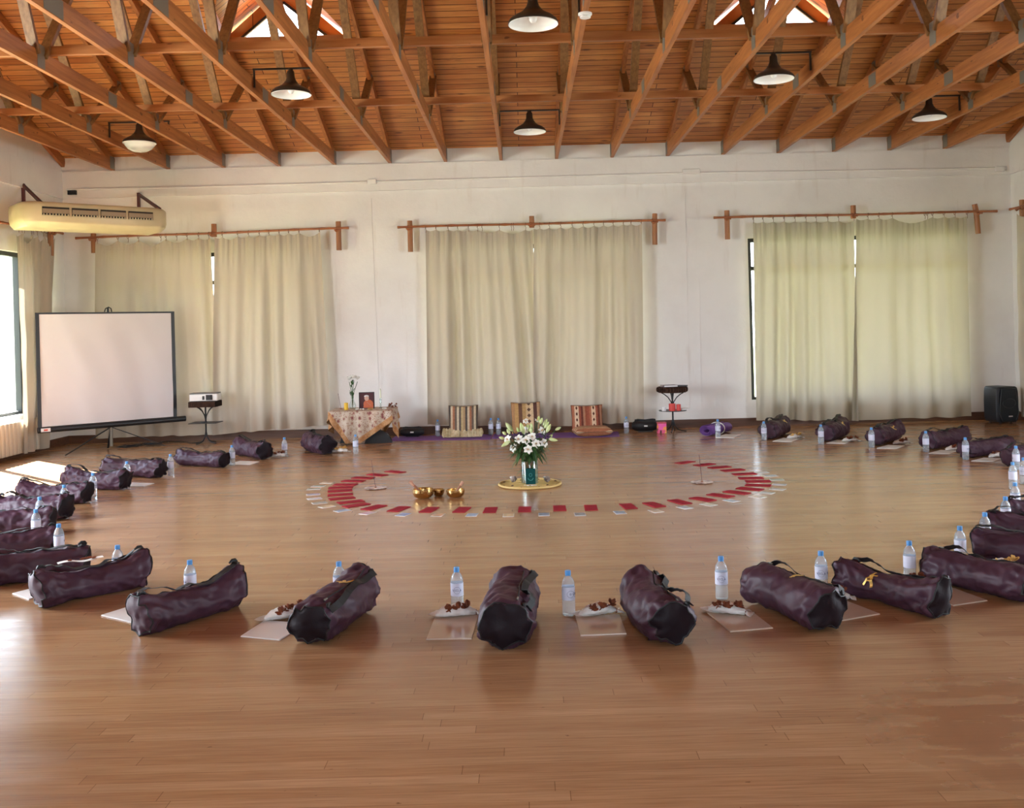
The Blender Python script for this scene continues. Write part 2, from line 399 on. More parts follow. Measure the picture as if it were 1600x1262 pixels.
def wall(mb, fixed, t, axis, a0, a1, z0, z1, holes):
    """wall slab with rectangular openings; axis 'x' runs along X at Y=fixed..fixed+t, axis 'y' runs along Y"""
    xs = sorted({a0, a1} | {h[0] for h in holes} | {h[1] for h in holes})
    zs = sorted({z0, z1} | {h[2] for h in holes} | {h[3] for h in holes})
    for i in range(len(xs)-1):
        for j in range(len(zs)-1):
            cx, cz = (xs[i]+xs[i+1])/2, (zs[j]+zs[j+1])/2
            if any(h[0] < cx < h[1] and h[2] < cz < h[3] for h in holes): continue
            if axis == 'x': mb.box((cx, fixed+t/2, cz), (xs[i+1]-xs[i], abs(t), zs[j+1]-zs[j]))
            else: mb.box((fixed+t/2, cx, cz), (abs(t), xs[i+1]-xs[i], zs[j+1]-zs[j]))
    return mb
wx = lambda px, py: W(px, py, YB).x
HB = [(wx(160, 520), wx(500, 520), 0.36, 2.62), (wx(676, 520), wx(1000, 520), 0.36, 2.62), (wx(1172, 520), wx(1509, 520), 0.34, 2.62)]
HL = [(9.6, 12.78, 0.50, 2.58), (4.7, 7.7, 0.5, 2.52)]
HR = [(9.9, 12.9, 0.50, 2.52), (4.7, 7.7, 0.5, 2.52)]
HF = [(-1.1, 1.7, 0.5, 2.7)]
mb = wall(MB(), YB, 0.2, 'x', XL-.2, XR+.2, 0, ZE+.1, HB)
mb.box(((XL+XR)/2, YB-0.012, (3.415+ZW)/2), (XR-XL, 0.05, ZW-3.415))                     # ring beam, a little proud
struct(mb.build('wall_back', M['plaster']))
def gable(fixed, t, holes):
    m_ = wall(MB(), fixed, t, 'y', YF, YB, 0, ZW, holes)
    pts = [(YF, ZW), (YB, ZW), (YB, zroof(YB)+.05), (YR, zroof(YR)+.05), (YF, zroof(YF)+.05)]
    vs = [(fixed, y, z) for y, z in pts] + [(fixed+t, y, z) for y, z in pts]
    n = len(pts)
    m_.add(vs, [tuple(range(n)), tuple(reversed(range(n, 2*n)))] + [(i, (i+1) % n, (i+1) % n+n, i+n) for i in range(n)])
    m_.box((fixed - (0.012 if t > 0 else -0.012), (YF+YB)/2, (3.415+ZW)/2), (0.03, YB-YF, ZW-3.415))
    return m_
wl = gable(XL, -0.2, HL); wl.box((XL-.1, YB+1.48, 1.9), (.2, 2.5, 4.2)); struct(wl.build('wall_left', M['plaster']))  # wall_left also carries an added, unseen fin outside that blocks the sun
struct(gable(XR, 0.2, HR).build('wall_right', M['plaster']))
struct(wall(MB(), YF, -0.2, 'x', XL-.2, XR+.2, 0, zroof(YF)+.05, HF).build('wall_rear', M['plaster']))

# fine raised seams on the back wall (render joints) and rounded corner strip
sm = MB()
for (x0, y0, x1, y1) in ((505, 440, 664, 443), (1008, 432, 1075, 433), (1093, 432, 1166, 430), (580, 310, 592, 610), (1070, 290, 1078, 640), (1093, 432, 1096, 640), (1513, 422, 1580, 419)):
    sm.bar(W(x0, y0, YB-0.001), W(x1, y1, YB-0.001), 0.006, 0.010, up=(0, 1, 0))
struct(sm.build('trim_1', M['plaster']))
# skirting
struct(MB().box(((XL+XR)/2, YB-0.012, 0.055), (XR-XL, 0.024, 0.11)).build('baseboard_back', M['skirting']))
struct(MB().box((XL+0.012, (YF+YB)/2, 0.055), (0.024, YB-YF-0.06, 0.11)).build('baseboard_left', M['skirting']))
struct(MB().box((XR-0.012, (YF+YB)/2, 0.055), (0.024, YB-YF-0.06, 0.11)).build('baseboard_right', M['skirting']))
struct(MB().box(((XL+XR)/2, YF+0.012, 0.055), (XR-XL-0.06, 0.024, 0.11)).build('baseboard_rear', M['skirting']))

# windows
wi = 0
def window(hole, fixed, axis, outward):
    global wi; wi += 1
    a0, a1, z0, z1 = hole; f = MB(); g = MB(); y = fixed + outward*0.10
    def bx(c, d):
        (f if True else g).box((c[0], y, c[1]) if axis == 'x' else (y, c[0], c[1]), (d[0], 0.07, d[1]) if axis == 'x' else (0.07, d[0], d[1]))
    t = 0.055
    bx(((a0+a1)/2, z0+t/2), (a1-a0, t)); bx(((a0+a1)/2, z1-t/2), (a1-a0, t))
    for k in range(4):
        xx = a0 + t/2 + (a1-a0-t)*k/3; bx((xx, (z0+z1)/2), (t, z1-z0-2*t))
    if outward > 0 or axis == 'x': bx(((a0+a1)/2, z1-0.42), (a1-a0-2*t, t))
    fr = struct(f.build('window_%d' % wi, M['frame']))
    if axis == 'x': g.box(((a0+a1)/2, y, (z0+z1)/2), (a1-a0-.02, 0.006, z1-z0-.02))
    else: g.box((y, (a0+a1)/2, (z0+z1)/2), (0.006, a1-a0-.02, z1-z0-.02))
    g.build('window_pane', M['glass'], fr)
    s_ = MB()
    if axis == 'x': s_.box(((a0+a1)/2, fixed+outward*0.05, z0+.008), (a1-a0, 0.13, 0.02))
    else: s_.box((fixed+outward*0.05, (a0+a1)/2, z0+.008), (0.13, a1-a0, 0.02))
    s_.build('window_sill', M['white'], fr)
for h in HB: window(h, YB, 'x', 1)
for h in HL: window(h, XL, 'y', -1)
for h in HR: window(h, XR, 'y', 1)
for h in HF: window(h, YF, 'x', -1)

# roof boards with two dormer openings
DW, DH, YD = 0.86, 0.70, 11.55
DX = (-2.73, 3.05)
ytip = YD - DH/SLOPE
rb = MB()
def rp_(x, y): return (x, y, zroof(y))
x0, x1 = XL-0.5, XR+0.5
YE = YB + 2.7  # unseen eave beyond the back wall, lengthened to keep sun off its windows
rb.add([rp_(x0, YD), rp_(x1, YD), rp_(x1, YE), rp_(x0, YE)], [(0,3,2,1)])
rb.add([rp_(x0, YR), rp_(x1, YR), rp_(x1, ytip), rp_(x0, ytip)], [(0,3,2,1)])
edges = [x0]
for dx in DX: edges += [dx-DW, dx, dx+DW]
edges.append(x1)
rb.add([rp_(x0, YD), rp_(DX[0]-DW, YD), rp_(DX[0], ytip), rp_(x0, ytip)], [(3,2,1,0)])
rb.add([rp_(DX[0]+DW, YD), rp_(DX[1]-DW, YD), rp_(DX[1], ytip), rp_(DX[0], ytip)], [(3,2,1,0)])
rb.add([rp_(DX[1]+DW, YD), rp_(x1, YD), rp_(x1, ytip), rp_(DX[1], ytip)], [(3,2,1,0)])
yf = YF - 0.5
rb.add([rp_(x0, yf), rp_(x1, yf), rp_(x1, YR), rp_(x0, YR)], [(0,3,2,1)])
ro = struct(rb.build('ceiling', M['boards']))
so = ro.modifiers.new('thickness', 'SOLIDIFY'); so.thickness = 0.04; so.offset = -1
for di, dx in enumerate(DX):
    d = MB(); z0 = zroof(YD); yo = YD + 0.45
    zc = lambda x: z0 + DH*(1-abs(x-dx)/DW)
    for sg in (-1, 1):
        e = (dx+sg*DW*1.12, z0-DH*0.12)
        vs = [(dx, ytip, z0+DH), (dx, yo, z0+DH), (e[0], yo, e[1]), (dx+sg*DW, YD, z0), ]
        up = [(a, b, c+.04) for a, b, c in vs]
        d.add(vs+up, [(0,1,2,3),(7,6,5,4),(0,4,5,1),(1,5,6,2),(2,6,7,3),(3,7,4,0)])
    # gable end with a triangular opening
    gw, gh, yg = DW*0.66, DH*0.66, YD+0.16
    out_ = [(dx-DW, z0-.05), (dx+DW, z0-.05), (dx, z0+DH)]; inn = [(dx-gw, z0+0.03), (dx+gw, z0+0.03), (dx, z0+0.03+gh)]
    for y_, rev in ((yg, False), (yg+.03, True)):
        vs = [(a, y_, b) for a, b in out_] + [(a, y_, b) for a, b in inn]
        fs = [(0,1,4,3),(1,2,5,4),(2,0,3,5)]
        d.add(vs, [tuple(reversed(f)) for f in fs] if rev else fs)
    dobj = struct(d.build('trim_%d' % (di+2), M['boards']))
    fr = MB(); q = [(a, yg-.01, b) for a, b in inn]
    for i in range(3): fr.bar(q[i], q[(i+1) % 3], 0.03, 0.035, up=(0, 1, 0))
    fo = fr.build('window_frame', M['frame'], dobj)
    MB().add([(a, yg+.01, b) for a, b in inn], [(0,1,2)]).build('window_pane', M['glass'], fo)

# bracing timbers
def timber(name, label, p0, p1, wd, h):
    o = MB().bar(p0, p1, wd, h).build(name, M['timber_x'], None); tag(o, label, 'beam'); return o
timber('bracing_beam', 'long timber brace over the truss chords, the one nearer the back wall', (XL, 11.0, ZW+.20), (XR, 11.0, ZW+.20), 0.05, 0.075)
timber('bracing_beam', 'long timber brace over the truss chords, the one nearer the viewer', (XL, 8.73, ZW+.20), (XR, 8.73, ZW+.20), 0.05, 0.075)
timber('roof_purlin', 'timber purlin under the ceiling boards below the dormer windows', (XL, YD-.06, zroof(YD)-.02), (XR, YD-.06, zroof(YD)-.02), 0.05, 0.09)

# ------------------------------------------------------------------ roof trusses
TX0, TS = -0.252, 0.774
def make_truss(k):
    n = k + 8
    t = thing('roof_truss', '%s pine roof truss counting from the left wall' % ORD[n], 'truss', (TX0+TS*k, 0, 0), 0, 'pine roof trusses')
    yA, yB = YB-0.01, 2*YR-YB+0.01
    th = 0.042; ch = 0.155
    MB().box((0, (yA+yB)/2, ZW+ch/2), (th, yA-yB, ch)).build('bottom_chord', M['timber'], t)
    off = 0.075/math.cos(math.atan(SLOPE)) + 0.012
    zr = lambda y: zroof(y) - off
    for ya in (yA, yB):
        MB().bar((0, ya, zr(ya)+.005), (0, YR, zr(YR)), th, 0.125).build('rafter', M['timber'], t)
    zc = ZW + ch*0.75
    def web(y0, y1):
        for a, b in ((y0, y1), (2*YR-y0, 2*YR-y1)):
            MB().bar((0.0, a, zc), (0.0, b, zr(b)), 0.04, 0.085, up=(0, 1, 0) if abs(a-b) < .01 else (1, 0, 0)).build('web_member', M['web'], t)
    for y0, y1 in ((11.3, 12.15), (11.22, 9.95), (8.62, 9.80), (8.50, 7.35), (6.14, 7.20)): web(y0, y1)
    def plate(y, z, dy, dz): MB().box((0, y, z), (th+.007, dy, dz)).build('gusset_plate', M['plate'], t)
    if True:
        plate(11.27, ZW+.11, .12, .19); plate(8.56, ZW+.11, .13, .20); plate(10.05, ZW+ch/2, .20, .125); plate(7.15, ZW+ch/2, .30, .14)
        plate(YB-.10, ZW+.10, .14, .17); plate(12.15, zr(12.15), .12, .10); plate(9.86, zr(9.86), .16, .11); plate(7.28, zr(7.28), .16, .11)
    return t
tr0 = make_truss(-7)
for k in range(-6, 9):
    dup(tr0, (TX0+TS*k, 0, 0), 0, '%s pine roof truss counting from the left wall' % ORD[k+8])
for i, xx in ((4, XL+.03), (5, XR-.03)):
    m_ = MB()
    for ya in (YB, 2*YR-YB): m_.bar((xx, ya, zroof(ya)-.07), (xx, YR, zroof(YR)-.07), .045, .12)
    struct(m_.build('trim_%d' % i, M['timber']))

# ------------------------------------------------------------------ curtain rods and curtains
def rod(label, p0, p1, posts, rings, cats='curtain rod'):
    """bamboo rod from p0 to p1; posts = fractions; rings = fractions"""
    p0, p1 = Vector(p0), Vector(p1); d = p1-p0; mid = (p0+p1)/2
    rz = math.atan2(d.y, d.x); L = math.hypot(d.x, d.y)
    t = thing('curtain_rod', label, cats, mid, rz)
    dz = d.z/2; X = lambda f: (f-.5)*L; Z = lambda f: (f-.5)*2*dz
    pts = []; rr = []
    for k in range(61):
        f = k/60; pts.append((X(f), 0, Z(f)+.004*math.sin(f*9))); rr.append(0.0155 + (0.004 if k % 6 == 0 else 0))
    MB().tube(pts, rr, 10).build('pole', M['bamboo'], t, smooth=True)
    for i, (f, up, dn, tilt) in enumerate(posts):
        x, z = X(f), Z(f)
        MB().tube([(x, .045, z-dn), (x+tilt*.5, .045, z), (x+tilt, .045, z+up)], [.036, .037, .036], 12).build('wall_post', M['post'], t, smooth=True)
        k = MB(); k.tube([(x-.02, .045, z+.02), (x-.02, -.03, z-.035)], .02, 10); k.tube([(x-.045, .0, z-.02), (x, -.03, z-.02), (x+.04, 0, z-.02)], .012, 8)
        k.build('peg', M['bamboo'], t, smooth=True)
    for f in rings:
        x, z = X(f), Z(f)
        MB().tube([(x+.004*math.sin(a), .026*math.cos(a), z-.010+.026*math.sin(a)) for a in [2*PI*q/14 for q in range(14)]], .0035, 6, True).tube([(x, 0, z-.034), (x+.006, 0, z-.05), (x, -.004, z-.088)], .003, 5).build('ring', M['ring'], t, smooth=True)
    return t
def curtain(label, p0, p1, b0, b1, rings, seed, folds=8, amp=.05, sag=.05, group='beige window curtains', mat='curtain', deep=None):
    """sheet from the top edge p0-p1 to the bottom edge b0-b1; rings = fractions where the top is held"""
    rnd = random.Random(seed)
    p0, p1, b0, b1 = map(Vector, (p0, p1, b0, b1)); mid = (p0+p1)/2; base = Vector((mid.x, mid.y, 0))
    nrm = Vector((-(p1-p0).y, (p1-p0).x, 0)).normalized()
    nu, nv = 200, 46
    ph = [rnd.uniform(0, 6.28) for _ in range(9)]; fr = [folds*(.36, .62, .86, 1.06, .22)[k]+rnd.uniform(-.3, .3) for k in range(5)]; wt = [rnd.uniform(.5, 1) for _ in range(5)]
    rs = sorted(rings)
    def fn(u, v):
        top = p0.lerp(p1, u); bot = b0.lerp(b1, u)
        lo = max([r for r in rs if r <= u+1e-6], default=rs[0]); hi = min([r for r in rs if r >= u-1e-6], default=rs[-1])
        g = hi-lo; s = math.sin(PI*(u-lo)/g) if g > 1e-4 else 0
        gg = g*(p1-p0).length
        top = top - Vector((0, 0, 1))*(abs(s)*sag*.55*(gg/.16)**1.2)
        p = top.lerp(bot, v)
        uu = u + .012*math.sin(v*3+ph[5]) + .02*(v-.5)*math.sin(u*5+ph[6])
        a = sum(wt[k]*math.sin(2*PI*fr[k]*uu+ph[k]) for k in range(5))/1.7
        a = math.copysign(abs(a)**.85, a)
        e = amp*(.25+.75*min(1, v*1.9))*a
        pin = math.exp(-(v/.12)**2)*s*.03*(1 if int(u*40) % 2 else .6)
        crumple = noise.noise((u*6+seed, v*5, seed))*.020*(.3+v) + noise.noise((u*15, v*9+seed, 3))*.004
        p = p + nrm*(e + pin + crumple)
        p.z += noise.noise((u*9, seed*2.1, 0))*.015*v
        return p - base
    m_ = MB().grid(fn, nu, nv)
    o = m_.build('curtain', M[mat], None, smooth=179, loc=base)
    if group: tag(o, label, 'curtain', group)
    else: tag(o, label, 'curtain')
    return o
Yc = YB - 0.16
def rodset(pxl, pyl, pxr, pyr, posts_px, ring_px, label):
    p0, p1 = W(pxl, pyl, Yc), W(pxr, pyr, Yc)
    f = lambda px: (px-pxl)/(pxr-pxl)
    return rod(label, p0, p1, [(f(a), b, c, d) for a, b, c, d in posts_px], [f(x) for x in ring_px])
rodset(118, 372, 545, 356, [(144, .06, .21, 0), (333, .13, .05, 0), (528, .10, .30, 0)],
       [152, 184, 200, 216, 251, 259, 276, 292, 310, 326, 347, 371, 388, 405, 420, 436, 451, 467, 499], 'reddish bamboo curtain rod above the left curtain pair of the back wall')
rodset(621, 355, 1040, 344, [(640, .09, .34, 0), (831, .11, .05, 0), (1023, .10, .33, .01)],
       [665, 681, 700, 715, 732, 746, 753, 780, 799, 802, 821, 843, 858, 876, 894, 911, 928, 943, 958, 974, 986, 1002], 'reddish bamboo curtain rod above the middle curtain pair of the back wall')
rodset(1115, 340, 1558, 330, [(1137, .10, .30, 0), (1335, .13, .05, 0), (1530, .11, .30, -.04)],
       [1177, 1192, 1208, 1225, 1242, 1259, 1275, 1293, 1310, 1334, 1356, 1373, 1394, 1445, 1449, 1457, 1475, 1492, 1511], 'reddish bamboo curtain rod above the right curtain pair of the back wall')
def pair(a, b, tops, bots, ringpx, seed, label, **k):
    Yc = YB - .16 - a
    (x0, y0), (x1, y1) = tops; (u0, v0), (u1, v1) = bots
    rings = [(r-x0)/(x1-x0) for r in ringpx]
    return curtain(label, W(x0, y0, Yc), W(x1, y1, Yc), W(u0, v0, Yc), W(u1, v1, Yc), [0]+rings+[1], seed, **k)
pair(0, 0, ((149, 377), (328, 371)), ((149, 684), (344, 679)), [184, 216, 259, 292, 310], 3, 'beige curtain behind the projection screen, left half of the left pair', folds=7, amp=.045)
pair(.035, 0, ((336, 371), (500, 362)), ((335, 679), (517, 663)), [347, 371, 388, 405, 420, 436, 451, 467], 5, 'beige curtain behind the projector table, right half of the left pair', folds=8, amp=.06)
pair(0, 0, ((665, 359), (832, 359)), ((668, 663), (848, 668)), [681, 700, 715, 732, 746, 780, 821], 7, 'beige curtain behind the striped cushion, left half of the middle pair', folds=8, amp=.06, sag=.035)
pair(.035, 0, ((834, 357), (1003, 349)), ((833, 668), (1006, 659)), [843, 858, 876, 894, 911, 928, 943, 958, 974, 986], 9, 'beige curtain behind the reddish cushion, right half of the middle pair', folds=8, amp=.06)
pair(0, 0, ((1177, 347), (1334, 345)), ((1181, 656), (1341, 657)), [1192, 1208, 1225, 1242, 1259, 1275, 1293, 1310], 11, 'beige curtain with a bunched top left corner, left half of the right pair', folds=7, amp=.055, sag=.03, mat='curtain_thin')
pair(.035, 0, ((1338, 342), (1511, 338)), ((1331, 657), (1520, 650)), [1356, 1373, 1394, 1457, 1475, 1492], 13, 'beige curtain nearest the loudspeaker, right half of the right pair', folds=6, amp=.05, sag=.03, mat='curtain_thin')
# left wall curtain, pushed aside and gathered
rod('reddish bamboo curtain rod on the left wall by the air conditioner', (XL+.14, 9.6, 2.87), (XL+.14, 13.55, 2.90), [(.12, .1, .3, 0), (.935, .1, .32, 0)], [.70, .72, .735, .78, .795, .82, .86, .885, .91, .93])
curtain('beige curtain gathered at the far end of the left wall window', (XL+.14, 12.30, 2.80), (XL+.14, 13.34, 2.82), (XL+.16, 12.25, .06), (XL+.16, 12.95, .06), [0, .12, .17, .42, .46, .56, .74, 1], 17, folds=4, amp=.06, sag=.12)
rod('reddish bamboo curtain rod on the right wall behind the loudspeaker', (XR-.14, 13.62, 2.90), (XR-.14, 9.6, 2.88), [(.06, .1, .3, 0), (.9, .1, .3, 0)], [.08, .1, .13, .17, .21, .25, .3])
curtain('greyish curtain on the right wall at the edge of the view', (XR-.15, 13.42, 2.82), (XR-.15, 9.75, 2.80), (XR-.15, 13.36, .08), (XR-.15, 9.8, .08), [0, .08, .16, .25, .36, .5, .6, .7, .8, .9, 1], 19, folds=14, amp=.035)
# panes glimpsed at the far left: radiator under the sill
t = thing('radiator', 'pale ribbed radiator under the left wall window', 'radiator', (XL+.12, 11.5, 0))
for k in range(18): MB().box((0, -.85+k*.095+.42, .26), (.09, .07, .40)).build('radiator_fin', M['radiator'], t, bevel=.012)
pr = MB(); pr.tube([(0, -.55, .45), (0, 1.3, .45)], .02, 10); pr.tube([(0, -.55, .08), (0, 1.3, .08)], .02, 10); pr.build('header_pipe', M['radiator'], t, smooth=True)
# cables on the wall
t = tag(MB().tube([W(104, 296, YB-.045), W(300, 292, YB-.045), W(581, 284, YB-.045), W(820, 277, YB-.045), W(1078, 270, YB-.045), W(1300, 267, YB-.045), W(1573, 262, YB-.045)], .014, 8).build('cable_conduit', M['plaster'], None, smooth=True), 'cream painted cable conduit running along the back wall below the ring beam', 'conduit')
for px, py, l_ in ((581, 284, 'small cream junction box on the conduit above the gap left of the middle curtains'), (1080, 268, 'cream junction box on the conduit above the gap right of the middle curtains'), (1562, 264, 'small cream junction box on the conduit near the right corner')):
    c = W(px, py, YB-.045); b = MB().box((0, 0, 0), (.13 if px != 1080 else .24, .05, .07)).build('junction_box', M['plaster'], None, loc=c, bevel=.008); tag(b, l_, 'junction box')
tag(MB().tube([(XL+.03, y, 3.39+.008*math.sin(y*2)) for y in [7.0+.5*k for k in range(9)]], .014, 8).build('cable_conduit', M['plaster'], None, smooth=True), 'cream cable conduit running along the left wall to the corner', 'conduit')
c = W(113, 301, YB-.05); tag(MB().box((0, 0, 0), (.12, .05, .06)).build('junction_box', M['black'], None, loc=c, bevel=.006), 'small black junction box in the left corner above the air conditioner', 'junction box')
# ------------------------------------------------------------------ pendant lamps
def make_lamp():
    t = thing('pendant_lamp', 'x', 'lamp', (0, 0, 0), 0, 'dark enamel pendant lamps')
    D = .1925
    prof = [(.030, .215), (.036, .205), (.040, .15), (.055, .115), (.066, .105), (.070, .095), (.10, .07), (.150, .045), (.182, .020), (D, .0), (D+.001, -.012)]
    MB().lathe(prof, 36, cap=False).build('shade', M['shade'], t, smooth=40)
    MB().lathe([(r-.004, z-.004) for r, z in prof[5:]] , 36, cap=False).build('reflector', M['enamel'], t, smooth=True)
    MB().lathe([(.001, .09), (.03, .085), (.034, .05), (.03, .02), (.018, .0), (.001, -.004)], 18).build('bulb', M['white'], t, smooth=True)
    MB().lathe([(.024, .20), (.024, .235)], 14).build('ceiling_mount', M['shade'], t)
    b = MB(); h = TS/2; b.box((0, 0, .240), (TS-.044, .022, .016))
    for s in (-1, 1): b.box((s*(h-.034), 0, .155), (.016, .022, .18))
    b.build('bracket', M['shade'], t)
    return t
lamps = [(464, 106, 'pendant lamp near the left dormer, between the fourth and fifth trusses'), (220, 190, 'far left pendant lamp with a frosted glass bowl under its rim'),
         (829, 172, 'smallest looking pendant lamp, above the middle curtains'), (840, -15, 'large looking pendant lamp cut by the top edge of the view'),
         (1208, 82, 'pendant lamp below the right dormer window'), (1443, 150, 'far right pendant lamp near the right wall')]
lamp0 = make_lamp()
for i, (px, py, lab) in enumerate(lamps):
    x, q = ray(px, py); d = (4.02-CAMH)/q; X = x*d
    k = round((X-TX0)/TS-.5); X = TX0+TS*(k+.5)
    if i == 0: lamp0.location = (X, d, 3.775); lamp0['label'] = lab; lo = lamp0
    else: lo = dup(lamp0, (X, d, 3.775), 0, lab)
    if i == 1:
        fm, fnt, fb = new_mat('frosted_bowl'); S(fb, Color=(.8, .82, .8), Roughness=.25, Alpha=.45)
        MB().lathe([(.175, -.01), (.165, -.045), (.13, -.085), (.08, -.11), (.001, -.12)], 30, cap=False).build('glass_bowl', fm, lo, smooth=True)
# smoke detector under the second chord right of centre
sx = TX0+TS; sq = ray(915, 25); sy = (3.77-CAMH)/sq[1]
t = thing('smoke_detector', 'round white smoke detector under a truss chord', 'smoke detector', (sx, sy, ZW))
MB().lathe([(.052, 0), (.052, -.012), (.044, -.018), (.040, -.034), (.022, -.040), (.001, -.041)], 24).build('housing', M['white'], t, smooth=True)
MB().lathe([(.0425, -.018), (.0425, -.026)], 24, cap=False).build('vent_band', M['plate'], t)

# ------------------------------------------------------------------ air conditioner across the left corner
a0, a1 = Vector((-5.80, 11.50, 0)), Vector((-4.47, 12.62, 0)); am = (a0+a1)/2; arz = math.atan2(a1.y-a0.y, a1.x-a0.x)
AL = (a1-a0).length
t = thing('air_conditioner', 'aged cream air conditioner hung across the left corner', 'air conditioner', (am.x, am.y, 2.79), arz)
h = AL/2
body = []
for s, cc in ((-1, .16), (1, .16)): pass
outl = [(-h, .10), (-h+.04, .03), (-h+.16, -.05), (h-.16, -.05), (h-.04, .03), (h, .10), (h, .55), (-h, .55)]
outl2 = [(x*.93, max(y, .04)+.03) for x, y in outl]
n = len(outl)
lv = [(outl2, 0.0), ([(x*.985, y+.008) for x, y in outl], .05), (outl, .10), (outl, .245), ([(x*.99, y+.012) for x, y in outl], .275), ([(x*.96, y+.03) for x, y in outl], .29)]
b = MB(); vs = [(x, y, z) for o_, z in lv for x, y in o_]
fs = [(i*n+k, i*n+(k+1) % n, (i+1)*n+(k+1) % n, (i+1)*n+k) for i in range(len(lv)-1) for k in range(n)] + [tuple(reversed(range(n))), tuple(range((len(lv)-1)*n, len(lv)*n))]
b.add(vs, fs).build('casing', M['cream'], t, smooth=35, bevel=.01)
sl = (AL-.42)/4
dk = pm('vent_shadow_metal', (.03, .022, .012), .7); vn = pm('tan_vane', (.27, .20, .12), .5)
for k in range(4):
    xc = -h+.24+sl*(k+.5)-.03
    MB().box((xc, -.054, .175), (sl-.03, .012, .105)).build('vent_shadow_plate', dk, t)  # dark plate on the casing stands in for the shade inside the slot
    MB().box((xc, -.063, .178), (sl-.035, .016, .052), Matrix.Identity(4)).build('vane', vn, t)
    g = MB()
    for q in range(9): g.box((xc-sl/2+.03+q*(sl-.06)/8, -.062, .136), (.010, .012, .024))
    g.box((xc, -.062, .126), (sl-.03, .014, .006)); g.build('grille', M['cream'], t)
Ti = (Matrix.Translation((am.x, am.y, 2.79)) @ Matrix.Rotation(arz, 4, 'Z')).inverted()
for w0, e0 in (((XL+.02, 12.75), W(66, 309, 12.15)), ((W(217, 302, YB-.03).x, YB-.045), W(250, 323, 12.95))):
    b = MB(); e0.z = 3.12; zt_ = 3.47
    b.bar((*w0, 3.06), (*w0, zt_), .035, .035, up=(0, 1, 0)); b.bar((*w0, zt_-.02), e0, .03, .035); b.bar((*w0, 3.12), e0, .03, .035)
    b.v = [tuple(Ti @ Vector(v)) for v in b.v]
    b.build('bracket', M['maroon'], t)

# ------------------------------------------------------------------ projection screen
s0, s1 = Vector((-6.05, 12.30, 0)), Vector((-4.73, 13.45, 0)); sm_ = (s0+s1)/2; srz = math.atan2(s1.y-s0.y, s1.x-s0.x); SL = (s1-s0).length; H = SL/2
t = thing('projection_screen', 'white projection screen with black border on a tripod', 'projection screen', (sm_.x, sm_.y, 0), srz)
def sf(u, v):
    x = (u-.5)*(SL-.09); z = .375+v*1.405
    return (x, .012*math.sin(u*9+v*1.2)*(1-v)+.016*noise.noise((u*7+v*2.5, v*1.5, 2))*(1.2-v), z)
MB().grid(sf, 60, 40).build('fabric', M['screen'], t, smooth=179)
e = MB()
for s in (-1, 1): e.box((s*(H-.022), .0, 1.08), (.044, .012, 1.42))
e.box((0, 0, 1.785), (SL, .016, .022)); e.build('border', M['black'], t)
MB().tube([(-H-.0, .01, .335), (H+.12, .01, .335)], .038, 14).build('roller_case', M['black'], t, smooth=40)
st = pm('red_logo', (.6, .08, .05), .5)
lb = MB().box((-H+.08, -.032, .335), (.11, .006, .045)).build('maker_sticker', M['whitepaper'], t); MB().box((-H+.08, -.036, .335), (.045, .003, .022)).build('printed_mark', st, lb)
b = MB(); b.tube([(.02, .05, .06), (.02, .05, 1.86)], .014, 10); b.build('pole', M['black'], t, smooth=True)
MB().tube([(-.03, .03, 1.80), (-.02, .02, 1.84), (.02, .02, 1.86), (.05, .02, 1.84), (.06, .03, 1.80)], .008, 8).build('carry_handle', M['black'], t, smooth=True)
MB().tube([(.02, .05, .05), (.02, .05, .30)], .021, 12).build('leg_collar', M['plate'], t, smooth=True)
for ang in (198, 338, 88):
    a = math.radians(ang); L_ = .66 if ang != 88 else .16
    MB().bar((.02, .05, .30), (.02+L_*math.cos(a), .05+L_*math.sin(a), .012), .022, .010).build('leg', M['black'], t)
cb = MB(); pts = []
for k in range(60): pts.append((.15+.6*k/59+.07*math.sin(k*.9), .12+.05*math.cos(k*1.1), .012+.012*(1+math.sin(k*.7))))
cb.tube(pts, .007, 6); cab = cb.build('cable', M['black'], None, smooth=True); cab.location = (sm_.x, sm_.y, 0); cab.rotation_euler = (0, 0, srz)
tag(cab, 'tangle of black cable on the floor below the projection screen', 'cable')
tag(MB().tube([P(228, 695, .008), P(262, 689, .008), P(285, 690, .008), P(300, 692, .008), P(316, 691, .008)], .007, 6).build('cable', M['black'], None, smooth=True), 'black cable running along the skirting to the projector table', 'cable')

